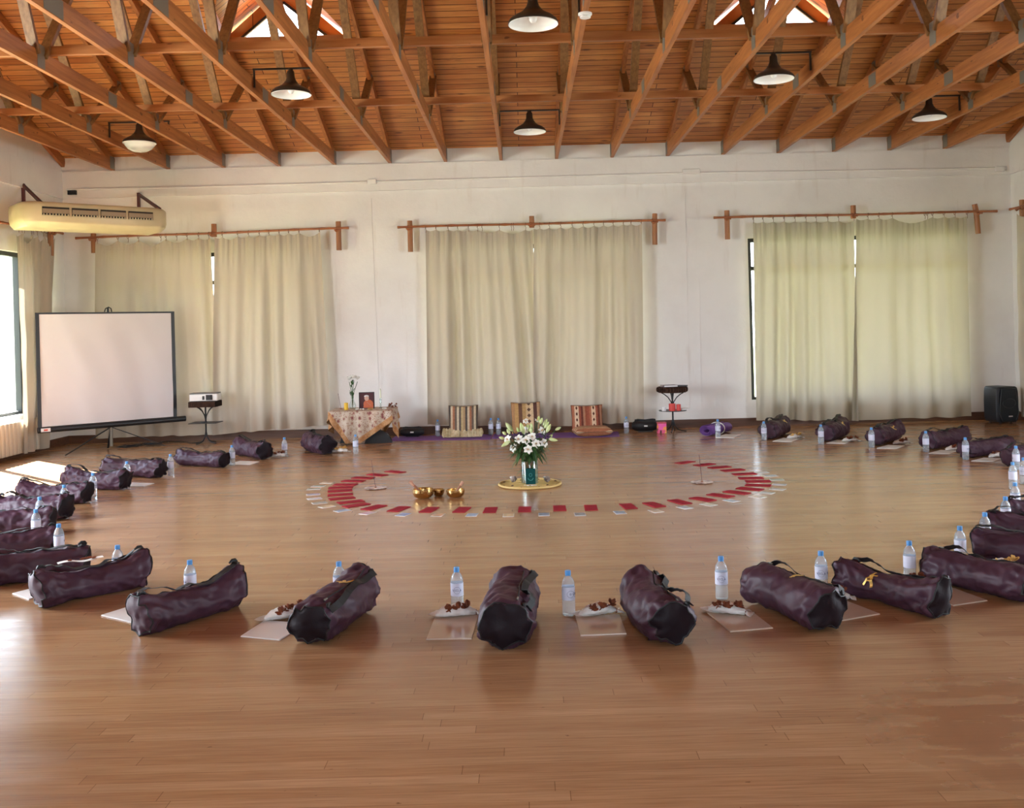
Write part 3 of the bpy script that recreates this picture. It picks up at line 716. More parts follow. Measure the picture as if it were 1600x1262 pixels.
# ------------------------------------------------------------------ wrought iron tables
def iron_table(name, label, loc, rz, zt, rt, zs, top):
    t = thing(name, label, 'table', loc, rz)
    if top == 'round':
        m_ = MB(); m_.lathe([(.001, zt-.075), (rt*.93, zt-.075), (rt, zt-.06), (rt, zt-.015), (rt*.97, zt)], 40); m_.lathe([(rt*.97, zt), (.001, zt)], 40, cap=False)
        for q in range(40):
            a = 2*PI*q/40; m_.ball((rt*math.cos(a), rt*math.sin(a), zt-.035), (.014, .014, .032), nu=6, nv=5)
        m_.build('wicker_top', M['wicker'], t, smooth=True)
        MB().lathe([(rt*.93, zs-.004), (rt*.93, zs+.004)], 36).build('shelf', M['iron'], t)
    else:
        m_ = MB(); m_.box((0, 0, zt-.045), (.36, .30, .075))
        for q in range(18): m_.ball((-.17+q*.02, -.15, zt-.045), (.009, .008, .034), nu=6, nv=4)
        m_.build('wicker_top', M['wicker'], t)
        MB().box((0, 0, zs), (.38, .30, .008)).build('shelf', M['iron'], t)
    MB().tube([(0, 0, .09), (0, 0, zt-.20), (0, 0, zt-.07)], .012, 10).build('stem', M['iron'], t, smooth=True)
    for k in range(4):
        a = PI/4+k*PI/2+.3; c_, s_ = math.cos(a), math.sin(a)
        MB().tube([(r_*c_, r_*s_, z_) for r_, z_ in ((.004, zt-.26), (.02, zt-.20), (.06, zt-.14), (.11, zt-.10), (.15, zt-.08))], .007, 8).build('support_arm', M['iron'], t, smooth=True)
        MB().tube([(r_*c_, r_*s_, z_) for r_, z_ in ((.006, .16), (.02, .09), (.06, .035), (.12, .014), (.18, .009))], .008, 8).build('leg', M['iron'], t, smooth=True)
    return t
pb = P(322, 689); pb.y = min(pb.y, 13.40); pb.x = W(321, 640, pb.y).x
zt1 = W(321, 629, pb.y).z+.03
iron_table('wicker_table', 'small iron table with square wicker top under the projector', (pb.x, pb.y, 0), 0, zt1, .19, W(321, 660, pb.y).z, 'square')
t = thing('projector', 'white and grey projector on the small wicker table', 'projector', (pb.x+.005, pb.y, zt1-.007), math.radians(6))
MB().box((0, 0, .055), (.37, .26, .095)).build('casing', M['white'], t, bevel=.012)
MB().box((0, .0, .107), (.36, .25, .012)).build('top_cover', pm('grey_plastic', (.12, .12, .12), .5), t)
MB().box((0, 0, .006), (.34, .24, .01)).build('base', M['black'], t)
l_ = MB(); l_.box((.075, -.132, .055), (.085, .01, .07)); l_.lathe([(.028, 0), (.028, .02)], 20, M=Matrix.Translation((.075, -.135, .055)) @ Matrix.Rotation(PI/2, 4, 'X')); l_.build('lens', M['black'], t)
MB().box((-.0, -.132, .05), (.028, .006, .05)).build('sensor_window', M['black'], t)
tag(MB().tube([(pb.x+.03+.05*math.sin(k*.55)*(1-k/60), pb.y-.16+.03*math.cos(k*.8), W(321, 660, pb.y).z+.012+.012*abs(math.sin(k*.4))) for k in range(40)], .006, 6).build('cable', M['black'], None, smooth=True), 'black cable coiled on the lower shelf of the projector table', 'cable')
qb = P(1052, 674); qb.y = min(qb.y, 13.45)
qx = W(1051, 640, qb.y).x
zt2 = W(1050, 604, qb.y).z; zs2 = W(1052, 641, qb.y).z
iron_table('wicker_table', 'iron table with round dark wicker top between the curtains', (qx, qb.y, 0), .2, zt2, .20, zs2, 'round')
bk = pm('book_cover_plum', (.10, .03, .05), .4)
t = thing('book', 'closed plum book on the round wicker table', 'book', (qx-.045, qb.y-.02, zt2), .25); MB().box((0, 0, .014), (.20, .14, .026)).build('cover', bk, t); MB().box((0, -.004, .014), (.19, .136, .019)).build('pages', M['whitepaper'], t)
t = thing('book', 'dark notebook leaning on the book on the round wicker table', 'book', (qx+.135, qb.y-.02, zt2), -.3); MB().box((0, 0, .010), (.13, .11, .018)).build('cover', M['black'], t)
for dx_, col, r_, hh, lab, nm, ct in ((-.02, (.72, .07, .06), .045, .095, 'red candle on the lower shelf of the round table', 'candle', 'candle'), (.065, (.72, .08, .07), .03, .085, 'narrow red candle beside the wider one on the shelf', 'candle', 'candle'),
                              (-.13, (.8, .8, .8), .03, .055, 'white cup left of the red candles on the shelf', 'cup', 'cup')):
    t = thing(nm, lab, ct, (qx+dx_, qb.y-.10, zs2+.004)); cm = pm(nm+'_wax', col, .4)
    MB().lathe([(r_*.95, 0), (r_, .01), (r_, hh), (r_*.85, hh), (r_*.8, hh-.012), (.001, hh-.014)], 20).build('body', cm, t, smooth=40)
    if nm == 'candle': MB().tube([(0, 0, hh-.014), (.002, 0, hh+.008)], .0016, 6).build('wick', M['black'], t)
    else: MB().tube([(-r_, 0, hh*.8), (-r_-.018, 0, hh*.6), (-r_, 0, hh*.25)], .004, 6).build('handle', cm, t, smooth=True)
m_ = MB(); m_.box((0, 0, .01), (.14, .10, .012)); m_.box((.01, 0, .022), (.13, .09, .010)); o = m_.build('paper_stack', M['whitepaper'], None, loc=(qx+.145, qb.y-.03, zs2+.003), rz=.5); tag(o, 'small stack of papers on the right of the lower shelf', 'papers')

# ------------------------------------------------------------------ altar table
ab = P(590, 688); AX, AY = W(568, 640, 13.15).x, 13.15
TZ = W(568, 639, 13.15).z
t = thing('low_table', 'low table hidden under the patterned cloth, on black angled legs', 'table', (AX, AY, 0))
MB().box((0, 0, TZ-.02), (.74, .52, .03)).build('tabletop', M['black'], t)
lf = MB(); lf.prism([(-.30, 0), (-.13, 0), (-.13, .06), (-.20, .20), (-.24, .20)], -.14, .14); lf.box((-.22, 0, .28), (.04, .04, .22)); lf.build('leg', M['black'], t)
arc = [(.04, 0), (.40, 0), (.37, .07), (.33, .125), (.27, .155), (.20, .165), (.13, .15), (.08, .10)]
rf = MB(); rf.prism(arc, -.24, -.16); rf.box((.21, -.10, .26), (.05, .05, .28)); rf.build('leg', M['black'], t)
cm, cnt, cb_ = new_mat('paisley_cloth')
vv = coords(cnt)
vo = N(cnt, 'TexVoronoi'); cnt.links.new(coords(cnt, (1, 1, .8)), vo.inputs['Vector']); vo.inputs['Scale'].default_value = 17
c_ = ramp(cnt, vo.outputs['Distance'], [(.0, (.10, .02, .03)), (.26, (.30, .10, .08)), (.34, (.46, .34, .24)), (.6, (.56, .45, .35))])
vo2 = N(cnt, 'TexVoronoi'); cnt.links.new(vv, vo2.inputs['Vector']); vo2.inputs['Scale'].default_value = 46
c_ = mixc(cnt, ramp(cnt, vo2.outputs['Distance'], [(.22, BW(.8)), (.34, BW(0))]), c_, (.24, .06, .05))
cnt.links.new(c_, cb_.inputs['Base Color']); S(cb_, Roughness=.7)
def cloth(u, v):
    s = 1.10; a, b_ = (u-.5)*s, (v-.5)*s
    an = math.radians(34); x, y = a*math.cos(an)-b_*math.sin(an), a*math.sin(an)+b_*math.cos(an)
    x += .02; y -= .03
    cx, cy = max(-.39, min(.39, x)), max(-.275, min(.275, y)); d = math.hypot(x-cx, y-cy)
    if d < 1e-6: return (x, y, TZ+.004+.002*noise.noise((x*9, y*9, 0)))
    ux, uy = (x-cx)/d, (y-cy)/d
    tang = cx*1.0 if abs(uy) > abs(ux) else cy
    fl = .03 + .10*min(d, .3) + .030*math.sin(tang*34+1)*min(1, d*5)
    dz = min(d*.97, TZ-.012)
    return (cx+ux*fl, cy+uy*fl, TZ+.004-dz)
o = MB().grid(lambda u, v: cloth(.06+.88*u, .06+.88*v), 84, 84).build('tablecloth', cm, None, smooth=60, loc=(AX, AY, 0))
bd = MB(); bd.grid(lambda u, v: cloth(.06*u, v), 5, 84); bd.grid(lambda u, v: cloth(.94+.06*u, v), 5, 84); bd.grid(lambda u, v: cloth(.06+.88*u, .06*v), 84, 5); bd.grid(lambda u, v: cloth(.06+.88*u, .94+.06*v), 84, 5)
bd.build('border', mat_fabric('ochre_border', (.40, .17, .06), (.55, .32, .16), .7, .2, 30, .2), o, smooth=60)
tag(o, 'brown and cream patterned cloth draped over the low altar table', 'tablecloth')
zt = TZ+.006
A = lambda px, dy=0: (W(px, 640, AY+dy).x, AY+dy, zt)
t = thing('candle', 'short yellow pillar candle on the altar cloth', 'candle', A(541, -.12)); ym = pm('yellow_wax', (.85, .52, .03), .4)
MB().lathe([(.026, 0), (.027, .01), (.027, .09), (.022, .092), (.018, .085), (.001, .084)], 20).build('body', ym, t, smooth=40); MB().tube([(0, 0, .084), (.002, 0, .1)], .0015, 6).build('wick', M['black'], t)
t = thing('bud_vase', 'clear glass vase of white flowers on the altar cloth', 'vase', A(551, .0))
MB().lathe([(.036, 0), (.048, .03), (.046, .06), (.026, .10), (.018, .14), (.024, .17)], 20, cap=False).build('glass', mat_pane('vase_glass', (.85, .92, .9), .3), t, smooth=True)
for k in range(4):
    dx_, dy_ = ((-.035, .0), (.03, -.02), (.07, .02), (-.005, .03))[k]
    MB().tube([(0, 0, .02), (dx_*.2, dy_*.2, .2), (dx_, dy_, .36+.02*(k % 2))], .004, 6).build('flower_stem', M['leaf'], t, smooth=True)
    f = MB(); zz = .40+.02*(k % 2)
    for q in range(9):
        a = q*2*PI/9; f.ball((0, 0, 0), (.030, .014, .006), Matrix.Translation((dx_, dy_, zz-.01)) @ Matrix.Rotation(a, 4, 'Z') @ Matrix.Rotation(-.75-.3*(q % 2), 4, 'Y') @ Matrix.Translation((.022, 0, 0)), 8, 4)
    f.build('flower_head', M['bloom'], t, smooth=True)
f = MB(); rr = random.Random(4)
for k in range(16):
    a, z = rr.uniform(0, 6.28), rr.uniform(.15, .36)
    f.ball((0, 0, 0), (.028, .009, .003), Matrix.Translation((.01*math.cos(a), .01*math.sin(a), z)) @ Matrix.Rotation(a, 4, 'Z') @ Matrix.Rotation(-1.0, 4, 'Y') @ Matrix.Translation((.026, 0, 0)), 8, 4)
f.build('foliage', M['leaf'], t, smooth=True)
t = thing('framed_portrait', 'framed portrait of a person in an orange robe on the altar', 'picture', A(573.5, .06), .05)
MB().box((0, 0, .105), (.195, .014, .21)).build('backing', pm('dark_red_photo', (.07, .012, .016), .3), t)
fr = MB()
for s in (-1, 1): fr.box((s*.098, -.004, .105), (.008, .022, .215))
for z in (.002, .21): fr.box((0, -.004, z), (.20, .022, .008))
fr.build('frame', M['black'], t)
ph = MB(); ph.ball((.02, -.0085, .055), (.065, .003, .062)); ph.box((.02, -.0085, .02), (.13, .004, .03)); im = ph.build('portrait', pm('orange_robe', (.55, .13, .05), .5), t, smooth=True)
MB().ball((-.0, -.0105, .135), (.030, .003, .036)).build('portrait_head', pm('photo_skin', (.62, .36, .26), .5), im, smooth=True)
MB().ball((-.002, -.0100, .160), (.031, .0028, .018)).build('portrait_hair', pm('photo_white_hair', (.7, .66, .62), .5), im, smooth=True)
MB().bar((.05, -.012, .04), (-.0, -.012, .085), .004, .018, up=(0, 1, 0)).build('portrait_hands', pm('photo_skin_warm', (.58, .3, .2), .5), im)
t = thing('candlestick', 'pale candle in a glass candlestick on the altar, right of the portrait', 'candlestick', A(595, .05))
MB().lathe([(.022, 0), (.022, .008), (.008, .016), (.014, .035), (.008, .05), (.016, .075), (.010, .09), (.015, .115), (.012, .13)], 18).build('stand', mat_pane('candlestick_glass', (.8, .88, .86), .6), t, smooth=True)
MB().lathe([(.011, .128), (.010, .25), (.004, .256)], 14).build('candle', pm('pale_wax', (.72, .74, .56), .4), t, smooth=40)
t = thing('incense_holder', 'small holder with a leaning incense stick at the left of the altar', 'incense', A(533, .0))
MB().lathe([(.02, 0), (.018, .012), (.001, .014)], 14).build('base', M['wood_l'], t, smooth=40); MB().tube([(0, 0, .01), (-.035, 0, .21)], .0022, 6).build('stick', M['maroon'], t)
rr = random.Random(8)
for k, px in enumerate((562, 582, 604)):
    g = MB()
    for q in range(5): g.ball((rr.uniform(-.05, .05), rr.uniform(-.03, .03), .01), (.014, .014, .009), nu=8, nv=5)
    o = g.build('petal_heap', M['petalgold' if k == 1 else 'bloom'], None, smooth=True, loc=A(px, -.17)); tag(o, ('white petals beside the yellow candle on the altar cloth', 'tan petals below the portrait on the altar cloth', 'white petals at the right end of the altar cloth')[k], 'petals'); o['kind'] = 'stuff'
t = thing('dried_flowers', 'reddish dried flowers at the right corner of the altar', 'dried flowers', A(612, .0))
g = MB()
for k in range(9): g.tube([(0, 0, .01), (rr.uniform(-.06, .07), rr.uniform(-.04, .04), rr.uniform(-.05, .07)+.01)], .002, 5)
g.build('twigs', M['petal'], t); g = MB()
for k in range(9): g.ball((rr.uniform(-.06, .07), rr.uniform(-.04, .04), rr.uniform(.01, .07)), .012, nu=8, nv=5)
g.build('flower_heads', M['petal'], t, smooth=True)

# ------------------------------------------------------------------ mats, cushions, boomboxes
def mat_on_floor(label, p0, p1, p2, p3):
    q = [P(*p) for p in (p0, p1, p2, p3)]; c = sum(q, Vector())/4
    vs = [(v-c) for v in q]; m_ = MB(); m_.add([(v.x, v.y, 0.001) for v in vs]+[(v.x, v.y, .006) for v in vs], [(3,2,1,0),(4,5,6,7),(0,1,5,4),(1,2,6,5),(2,3,7,6),(3,0,4,7)])
    o = m_.build('yoga_mat', M['purple'], None, loc=(c.x, c.y, 0), bevel=.002); return tag(o, label, 'yoga mat', 'purple yoga mats laid along the back wall')
mat_on_floor('long purple yoga mat lying under the striped cushion', (606, 689), (766, 686.5), (770, 678.5), (618, 682))
mat_on_floor('long purple yoga mat lying under the reddish cushions', (768, 685.5), (968, 682), (966, 674.5), (772, 678))
tan, cr, dkb, rust = (.50, .38, .22), (.66, .55, .38), (.08, .05, .045), (.30, .10, .05)
M['cush1'] = mat_stripes('striped_kilim_weave', [(.40, .27, .15), (.10, .085, .075), (.58, .47, .32), (.36, .16, .09), (.17, .13, .10), (.62, .52, .36), (.14, .11, .09), (.50, .38, .20)], 4.4, 0)
M['cush2'] = mat_stripes('tan_kilim_weave', [(.60, .42, .24), (.66, .49, .30), (.12, .06, .05), (.58, .38, .22), (.42, .23, .11), (.50, .30, .12), (.16, .08, .05), (.46, .28, .12)], 2.5, 0, ((.13, .07, .05), .10, 2, 13))
M['cush3'] = mat_stripes('red_kilim_weave', [(.34, .10, .06), (.42, .16, .09), (.68, .50, .34), (.68, .50, .34), (.34, .10, .06), (.16, .05, .035), (.40, .20, .12), (.30, .09, .05)], 4.4, 0, ((.11, .04, .03), .375, 2, 13))
M['cush4'] = mat_stripes('brown_kilim_weave', [(.40, .20, .12), (.58, .40, .26), (.34, .13, .07), (.52, .33, .20)], 9, 1)
def cushion(label, c, wd, ht, th, mat, rz, tilt, fringe=False, flat=False):
    t = thing('cushion', label, 'cushion', c, rz)
    def shp(sgn):
        def f(u, v):
            a, b = 2*u-1, 2*v-1
            e = max(0, (1-abs(a)**3.5))*max(0, (1-abs(b)**3.5)); e = e**.42
            pin = 1-.05*(1-abs(a)**2)*abs(b)**6-.0
            x = a*wd/2*(1-.05*(1-b*b)*abs(a)**4); z = b*ht/2*(1-.10*(1-a*a)*abs(b)**4)
            y = sgn*th/2*e + .006*noise.noise((a*3, b*3, sgn))
            return (x, y, z)
        return f
    R = Matrix.Translation((0, 0, ht/2*math.cos(tilt)+.02 if not flat else th/2+.006)) @ Matrix.Rotation(tilt if not flat else PI/2, 4, 'X')
    m_ = MB(); m_.grid(shp(-1), 26, 26, M=R); m_.grid(shp(1), 26, 26, M=R)
    o = m_.build('cover', M[mat], t, smooth=179)
    pts = [(a*wd/2*.99, 0, b*ht/2*.99) for a, b in ((-1, -1), (0, -.94), (1, -1), (.95, 0), (1, 1), (0, .94), (-1, 1), (-.95, 0))]
    MB().tube([R @ Vector(p) for p in pts], .004, 6, True).build('piping', pm('piping_brown', (.12, .07, .04), .8), t, smooth=True)
    if fringe:
        g = MB(); rr = random.Random(2)
        for k in range(34):
            x = -wd/2-.06+(wd+.10)*k/33; p = Vector((x, -.10-rr.uniform(0, .04), .012))
            g.tube([(x*.98, -.02, .10), (x*.99, -.07, .085+rr.uniform(0, .03)), (x+rr.uniform(-.01, .01), -.12, .06+rr.uniform(-.02, .02)), (x, -.15-rr.uniform(0, .02), .016)], [.010, .012+.012*rr.random(), .014+.012*rr.random(), .008], 6)
        g.build('fringe', mat_fabric('cream_wool_fringe', (.42, .32, .17), (.74, .66, .46), .9, .1, 14, .4), t, smooth=True)
    return t
def at(px, py, Y): v = W(px, py, Y); return v
c1 = at(724, 660, 13.35); cushion('striped cream and grey fringed cushion propped at the left', (c1.x, 13.40, 0), .40, .42, .15, 'cush1', 0, -.28, True)
c2 = at(822, 660, 13.40); cushion('tan cushion with dark diamonds, propped behind the lilies', (c2.x, 13.42, 0), .40, .44, .14, 'cush2', .05, -.28)
c3 = at(918, 660, 13.35); o = cushion('reddish cushion with two bands of diamonds, propped upright', (c3.x, 13.42, 0), .43, .38, .13, 'cush3', .04, -.30)
c4 = at(925, 672, 13.10); cushion('brown striped cushion lying flat before the reddish one', (c4.x, 13.06, 0), .50, .36, .13, 'cush4', .1, 0, flat=True)
def boombox(label, c, L, r, rz):
    t = thing('portable_speaker', label, 'speaker', c, rz)
    n_ = 22; prof = []
    pts = [(-L/2+L*k/n_, 0, r+.012) for k in range(n_+1)]
    rs = [r*(.72+.28*min(1, (1-abs(2*k/n_-1))*3.2)) for k in range(n_+1)]
    MB().tube(pts, rs, 24).build('body', M['black'], t, smooth=40)
    for s in (-1, 1): MB().tube([(s*(L/2-.004), 0, r+.012), (s*(L/2+.012), 0, r+.012)], [r*.66, r*.55], 20).build('end_radiator', M['iron'], t, smooth=40)
    MB().tube([(-L*.42, 0, r*1.75), (-L*.40, 0, r*2.25), (-L*.3, 0, r*2.30), (0, 0, r*2.16), (L*.3, 0, r*2.30), (L*.40, 0, r*2.25), (L*.42, 0, r*1.75)], .012, 8).build('handle', M['black'], t, smooth=True)
    MB().box((0, -r-.002, r+.012), (.045, .006, .018)).build('badge', M['whitepaper'], t)
    MB().box((0, 0, .008), (L*.6, r*.8, .014)).build('base', M['black'], t)
    return t
p = P(644, 681); boombox('black portable speaker beside the altar table', (W(644, 660, 13.55).x, 13.55, 0), .30, .058, 0)
boombox('black portable speaker beside the round wicker table', (W(1008, 660, 13.45).x, 13.45, 0), .33, .072, 0)
t = thing('gift_box', 'small pink and orange patterned box by the wicker table', 'box', (W(1033.5, 660, 13.22).x, 13.22, 0), .1)
gm2, gn2, gb2 = new_mat('pink_orange_print'); v3 = N(gn2, 'TexVoronoi'); gn2.links.new(coords(gn2), v3.inputs['Vector']); v3.inputs['Scale'].default_value = 22
gn2.links.new(ramp(gn2, v3.outputs['Color'], [(0, (.75, .10, .22)), (.35, (.85, .12, .40)), (.55, (.9, .35, .08)), (.75, (.10, .02, .03)), (.85, (.8, .5, .1))], 'CONSTANT'), gb2.inputs['Base Color'])
MB().box((0, 0, .065), (.115, .08, .13)).build('box_body', gm2, t, bevel=.004); MB().box((0, 0, .138), (.12, .085, .018)).build('lid', pm('red_lid', (.55, .06, .09), .4), t, bevel=.003)
# loudspeaker
sp_ = W(1566, 660, 13.35)
t = thing('loudspeaker', 'black floor loudspeaker by the right corner', 'speaker', (sp_.x, 13.40, 0), math.radians(14))
def rnd_poly(zz, wid, dep): return [(-wid/2, -dep/2+.02), (-wid/2+.03, -dep/2), (wid/2-.03, -dep/2), (wid/2, -dep/2+.02), (wid/2*.72, dep/2), (-wid/2*.72, dep/2)]
lv = [(.02, .27), (.05, .33), (.10, .355), (.30, .36), (.42, .345), (.475, .32), (.495, .26)]
b = MB(); vs = []; 
for z, wd in lv: vs += [(x, y, z) for x, y in rnd_poly(z, wd, .32)]
n = 6; fs = [(i*n+k, i*n+(k+1) % n, (i+1)*n+(k+1) % n, (i+1)*n+k) for i in range(len(lv)-1) for k in range(n)]+[tuple(reversed(range(n))), tuple(range((len(lv)-1)*n, len(lv)*n))]
spm = pm('blue_black_plastic', (.012, .016, .022), .5)
b.add(vs, fs).build('cabinet', spm, t, smooth=25, bevel=.008)
gr = MB(); gpoly = [(-.10, .045), (.10, .045), (.145, .14), (.125, .33), (.105, .46), (-.105, .46), (-.125, .33), (-.145, .14)]
gr.prism(gpoly, -.172, -.160); gr.build('grille', pm('grille_mesh', (.018, .026, .034), .65), t, bevel=.004)
rm = pm('grille_rim', (.035, .042, .05), .4)
MB().tube([(x*1.04, -.172, (z-.25)*1.03+.25) for x, z in gpoly], .006, 6, True).build('grille_rim', rm, t, smooth=True)
MB().tube([(.10*math.cos(a), -.176, .275+.062*math.sin(a)) for a in [2*PI*k/28 for k in range(28)]], .005, 6, True).build('woofer_rim', rm, t, smooth=True)
MB().box((.02, -.175, .10), (.06, .006, .014)).build('badge', M['whitepaper'], t)
MB().box((.175, 0, .30), (.02, .10, .03)).build('handle', M['black'], t)
for s in (-1, 1):
    for u in (-.1, .1): MB().lathe([(.018, 0), (.018, .024)], 12, c=(s*.08, u, 0)).build('rubber_foot', M['black'], t)
tag(MB().tube([(sp_.x+.20, 13.45, .17), (sp_.x+.27, 13.48, .16), (XR-.06, 13.40, .02), (XR-.05, 13.2, .01)], .007, 8).build('cable', M['black'], None, smooth=True), 'black lead hanging from the loudspeaker to the floor', 'cable')

# rolled purple mat
r0, r1 = P(1097, 686), P(1125, 682); r0.y = 12.95; r0.x = W(1100, 680, 12.9).x
t = thing('rolled_yoga_mat', 'rolled purple yoga mat on the floor right of the wicker table', 'yoga mat', (r0.x, 12.72, 0), math.radians(52))
def roll(u, v):
    a = u*2*PI*3.2; r_ = .030+.052*u
    return (v*.56, r_*math.cos(a)*1.25, .075+r_*math.sin(a)*.88-.004)
o = MB().grid(roll, 110, 4).build('mat', M['purple'], t, smooth=179); q = o.modifiers.new('thickness', 'SOLIDIFY'); q.thickness = .006; q.offset = -1
MB().tube([(.30, .107*math.cos(a), .074+.078*math.sin(a)) for a in [2*PI*k/24 for k in range(24)]], .007, 6, True).build('cotton_tie', M['gauze'], t, smooth=True)
# ------------------------------------------------------------------ yoga bags
def make_bag(label, A_, B_, seed, r=.105, ea=.25, eb=.30, sag=.10, dark='B', emblem=None, strap='top', wr=1.0, minlen=.60):
    """bag lying from A_ to B_ (floor points). ea/eb = how far each end flares up; dark = end whose panel is black"""
    A_, B_ = Vector(A_), Vector(B_); mid = (A_+B_)/2; d = B_-A_; L = max(minlen, min(.72, d.length)); rz = math.atan2(d.y, d.x)
    t = thing('yoga_bag', label, 'bag', (mid.x, mid.y, 0), rz, 'plum yoga bags laid in a ring')
    rnd = random.Random(seed); o1, o2 = rnd.uniform(0, 50), rnd.uniform(0, 50)
    bend = rnd.uniform(-.02, .02)
    def surf(u, th, off=0.0):
        x = (u-.5)*L
        fa, fb = math.exp(-(u/.17)**2), math.exp(-((1-u)/.17)**2)
        R = r*(1-sag*math.sin(PI*u)**.7 + .02*math.sin(u*11+o1))
        e = abs(2*u-1); close = (max(0, 1-e**9))**.33
        lift = 1 + ea*fa + eb*fb
        cz = R*.88
        rr = R*(.55+.45*close)
        c, s = math.cos(th), math.sin(th)
        wy = rr*1.06*(1+.06*(fa+fb))*(1-.25*max(0, s)*(ea*fa+eb*fb)*1.6)
        y = wy*math.copysign(abs(c)**.92, c); z = cz + rr*s*(lift if s > 0 else .90)
        p1 = Vector((x*7+o1, math.cos(th)*1.2+o2, math.sin(th)*1.2)); p2 = Vector((x*16+o2, math.cos(th)*2.4+x*6, math.sin(th)*2.4+o1))
        f1 = 1-abs(noise.noise(p1))*2.6; f2 = 1-abs(noise.noise(p2))*2.8
        k = wr*(.5+.9*(fa+fb)+.3)
        dd = (.010*f1 + .0065*f2 - .006)*k
        seam = abs(e-.80); dd -= .006*math.exp(-(seam/.02)**2)
        y += (dd+off)*c; z += (dd+off)*s
        x += .010*noise.noise(Vector((math.cos(th)*2+o1, math.sin(th)*2, u*3)))*(fa+fb)*2
        if s > 0: x += (.03*fb-.02*fa)*s
        y += bend*math.cos(PI*(u-.5)*2)
        return Vector((x, y, max(z, .003+.002*(1-max(0, -s)))))
    nu, nt = 60, 52
    b = MB(); vs = [surf(.012+.976*i/nu, 2*PI*j/nt) for i in range(nu+1) for j in range(nt)]
    fs = [(i*nt+j, (i+1)*nt+j, (i+1)*nt+(j+1) % nt, i*nt+(j+1) % nt) for i in range(nu) for j in range(nt)]
    b.add(vs, fs).build('bag_body', M['bag'], t, smooth=179)
    for side, u0 in (('A', .012), ('B', .988)):
        e = MB(); ring = [surf(u0, 2*PI*j/nt) for j in range(nt)]; cen = sum(ring, Vector())/nt
        vs = list(ring); sg = -1 if side == 'A' else 1; m = 6
        cur = list(ring)
        for q in range(1, m):
            f = 1-q/m
            for _ in range(3*q): cur = [(cur[j-1]+cur[j]*2+cur[(j+1) % nt])/4 for j in range(nt)]
            for j in range(nt):
                v = cen.lerp(cur[j], f*(1+.12*(1-f))); v = v + Vector((sg*(.020*(1-f*f)+.016*noise.noise(v*11+Vector((o1, 0, 0)))), 0, 0)); vs.append(v)
        vs.append(cen+Vector((sg*.020, 0, 0)))
        fs = [(i*nt+j, i*nt+(j+1) % nt, (i+1)*nt+(j+1) % nt, (i+1)*nt+j) for i in range(m-1) for j in range(nt)] + [((m-1)*nt+j, (m-1)*nt+(j+1) % nt, m*nt) for j in range(nt)]
        if side == 'A': fs = [tuple(reversed(f)) for f in fs]
        o = e.add(vs, fs).build('end_panel', M['bagend'] if side in dark else M['bag'], t, smooth=179)
        if side in dark: o['label'] = 'black end panel'
        # piping round the end seam
        MB().tube([surf(u0, 2*PI*j/26, .002) for j in range(26)], .004, 6, True).build('end_piping', M['strap'], t, smooth=True)
    def ribbon(path, hw, th_=.003):
        m_ = MB(); vs = []
        for i, (u, a, off) in enumerate(path):
            u2, a2, _ = path[min(i+1, len(path)-1)]; u1, a1, _ = path[max(i-1, 0)]
            p = surf(u, a, off); tdir = surf(u2, a2, off)-surf(u1, a1, off); tdir.normalize()
            nrm = (surf(u, a, off+.02)-p).normalized(); sd = tdir.cross(nrm).normalized()
            for s_, n_ in ((-1, 0), (1, 0), (1, 1), (-1, 1)): vs.append(p+sd*s_*hw+nrm*n_*th_)
        n = len(path); fs = [(i*4+k, i*4+(k+1) % 4, (i+1)*4+(k+1) % 4, (i+1)*4+k) for i in range(n-1) for k in range(4)] + [(3,2,1,0), tuple((n-1)*4+k for k in range(4))]
        return m_.add(vs, fs)
    sa = PI/2 if strap == 'top' else (PI/2-.75 if strap == 'right' else PI/2+.75)
    ph = rnd.uniform(0, 6)
    path = []
    for i in range(34):
        u = .04+.92*i/33; lump = .012+.030*max(0, math.sin(PI*min(1, max(0, (u-.05)/.3))))*rnd.uniform(.7, 1) if u < .35 else .010+.006*math.sin(u*22+ph)
        path.append((u, sa+.16*math.sin(u*6+ph), lump+.0))
    ribbon(path, .017).build('shoulder_strap', M['strap'], t, smooth=40)
    zp = MB().tube([surf(.10+.8*i/30, sa-.35 if strap != 'right' else sa+.4, .003) for i in range(31)], .0035, 6).build('zip', M['strap'], t, smooth=True)
    pu = surf(.12, sa-.35 if strap != 'right' else sa+.4, .006); MB().box((pu.x, pu.y, pu.z), (.028, .008, .006)).build('zip_pull', M['plate'], zp)
    # folded webbing tabs standing at the end
    for u0 in (.05, .95):
        q = surf(u0, sa, .004); e_ = 1 if u0 < .5 else -1; tb = MB(); tb.tube([q-Vector((.012*e_,0,.004)), q+Vector((-.002*e_, .004, .008)), q+Vector((.018*e_, .006, .008)), q+Vector((.036*e_, .004, -.002))], [.006,.009,.009,.006], 6); tb.build('webbing_tab', M['strap'], t, smooth=True)
    if emblem:
        u0, a0, s, flip = emblem         # position along, angle round, size, sideways reading
        def mp(px, py):
            if flip: px, py = -py, px
            sg = 1 if math.cos(a0) < 0 else -1
            return (u0 + px*s/L, a0 - sg*py*s/r)
        g = MB()
        for stroke in ([(-.5, -.75), (-.28, -.2), (-.02, .45), (.25, .95)], [(-.02, .45), (.2, -.1), (.42, -.8)], [(-.3, -.22), (0, -.18), (.25, -.2)], [(.02, .30), (.30, .52), (.55, .62)]):
            pth = []
            for i in range(len(stroke)-1):
                for q in range(4):
                    f = q/4; pth.append((*mp(stroke[i][0]*(1-f)+stroke[i+1][0]*f, stroke[i][1]*(1-f)+stroke[i+1][1]*f), .004))
            pth.append((*mp(*stroke[-1]), .004))
            m_ = ribbon(pth, .0085 if stroke[-1][1] == -.8 else (.0055 if len(stroke) == 4 else .004), .0015); g.add(m_.v, m_.f)
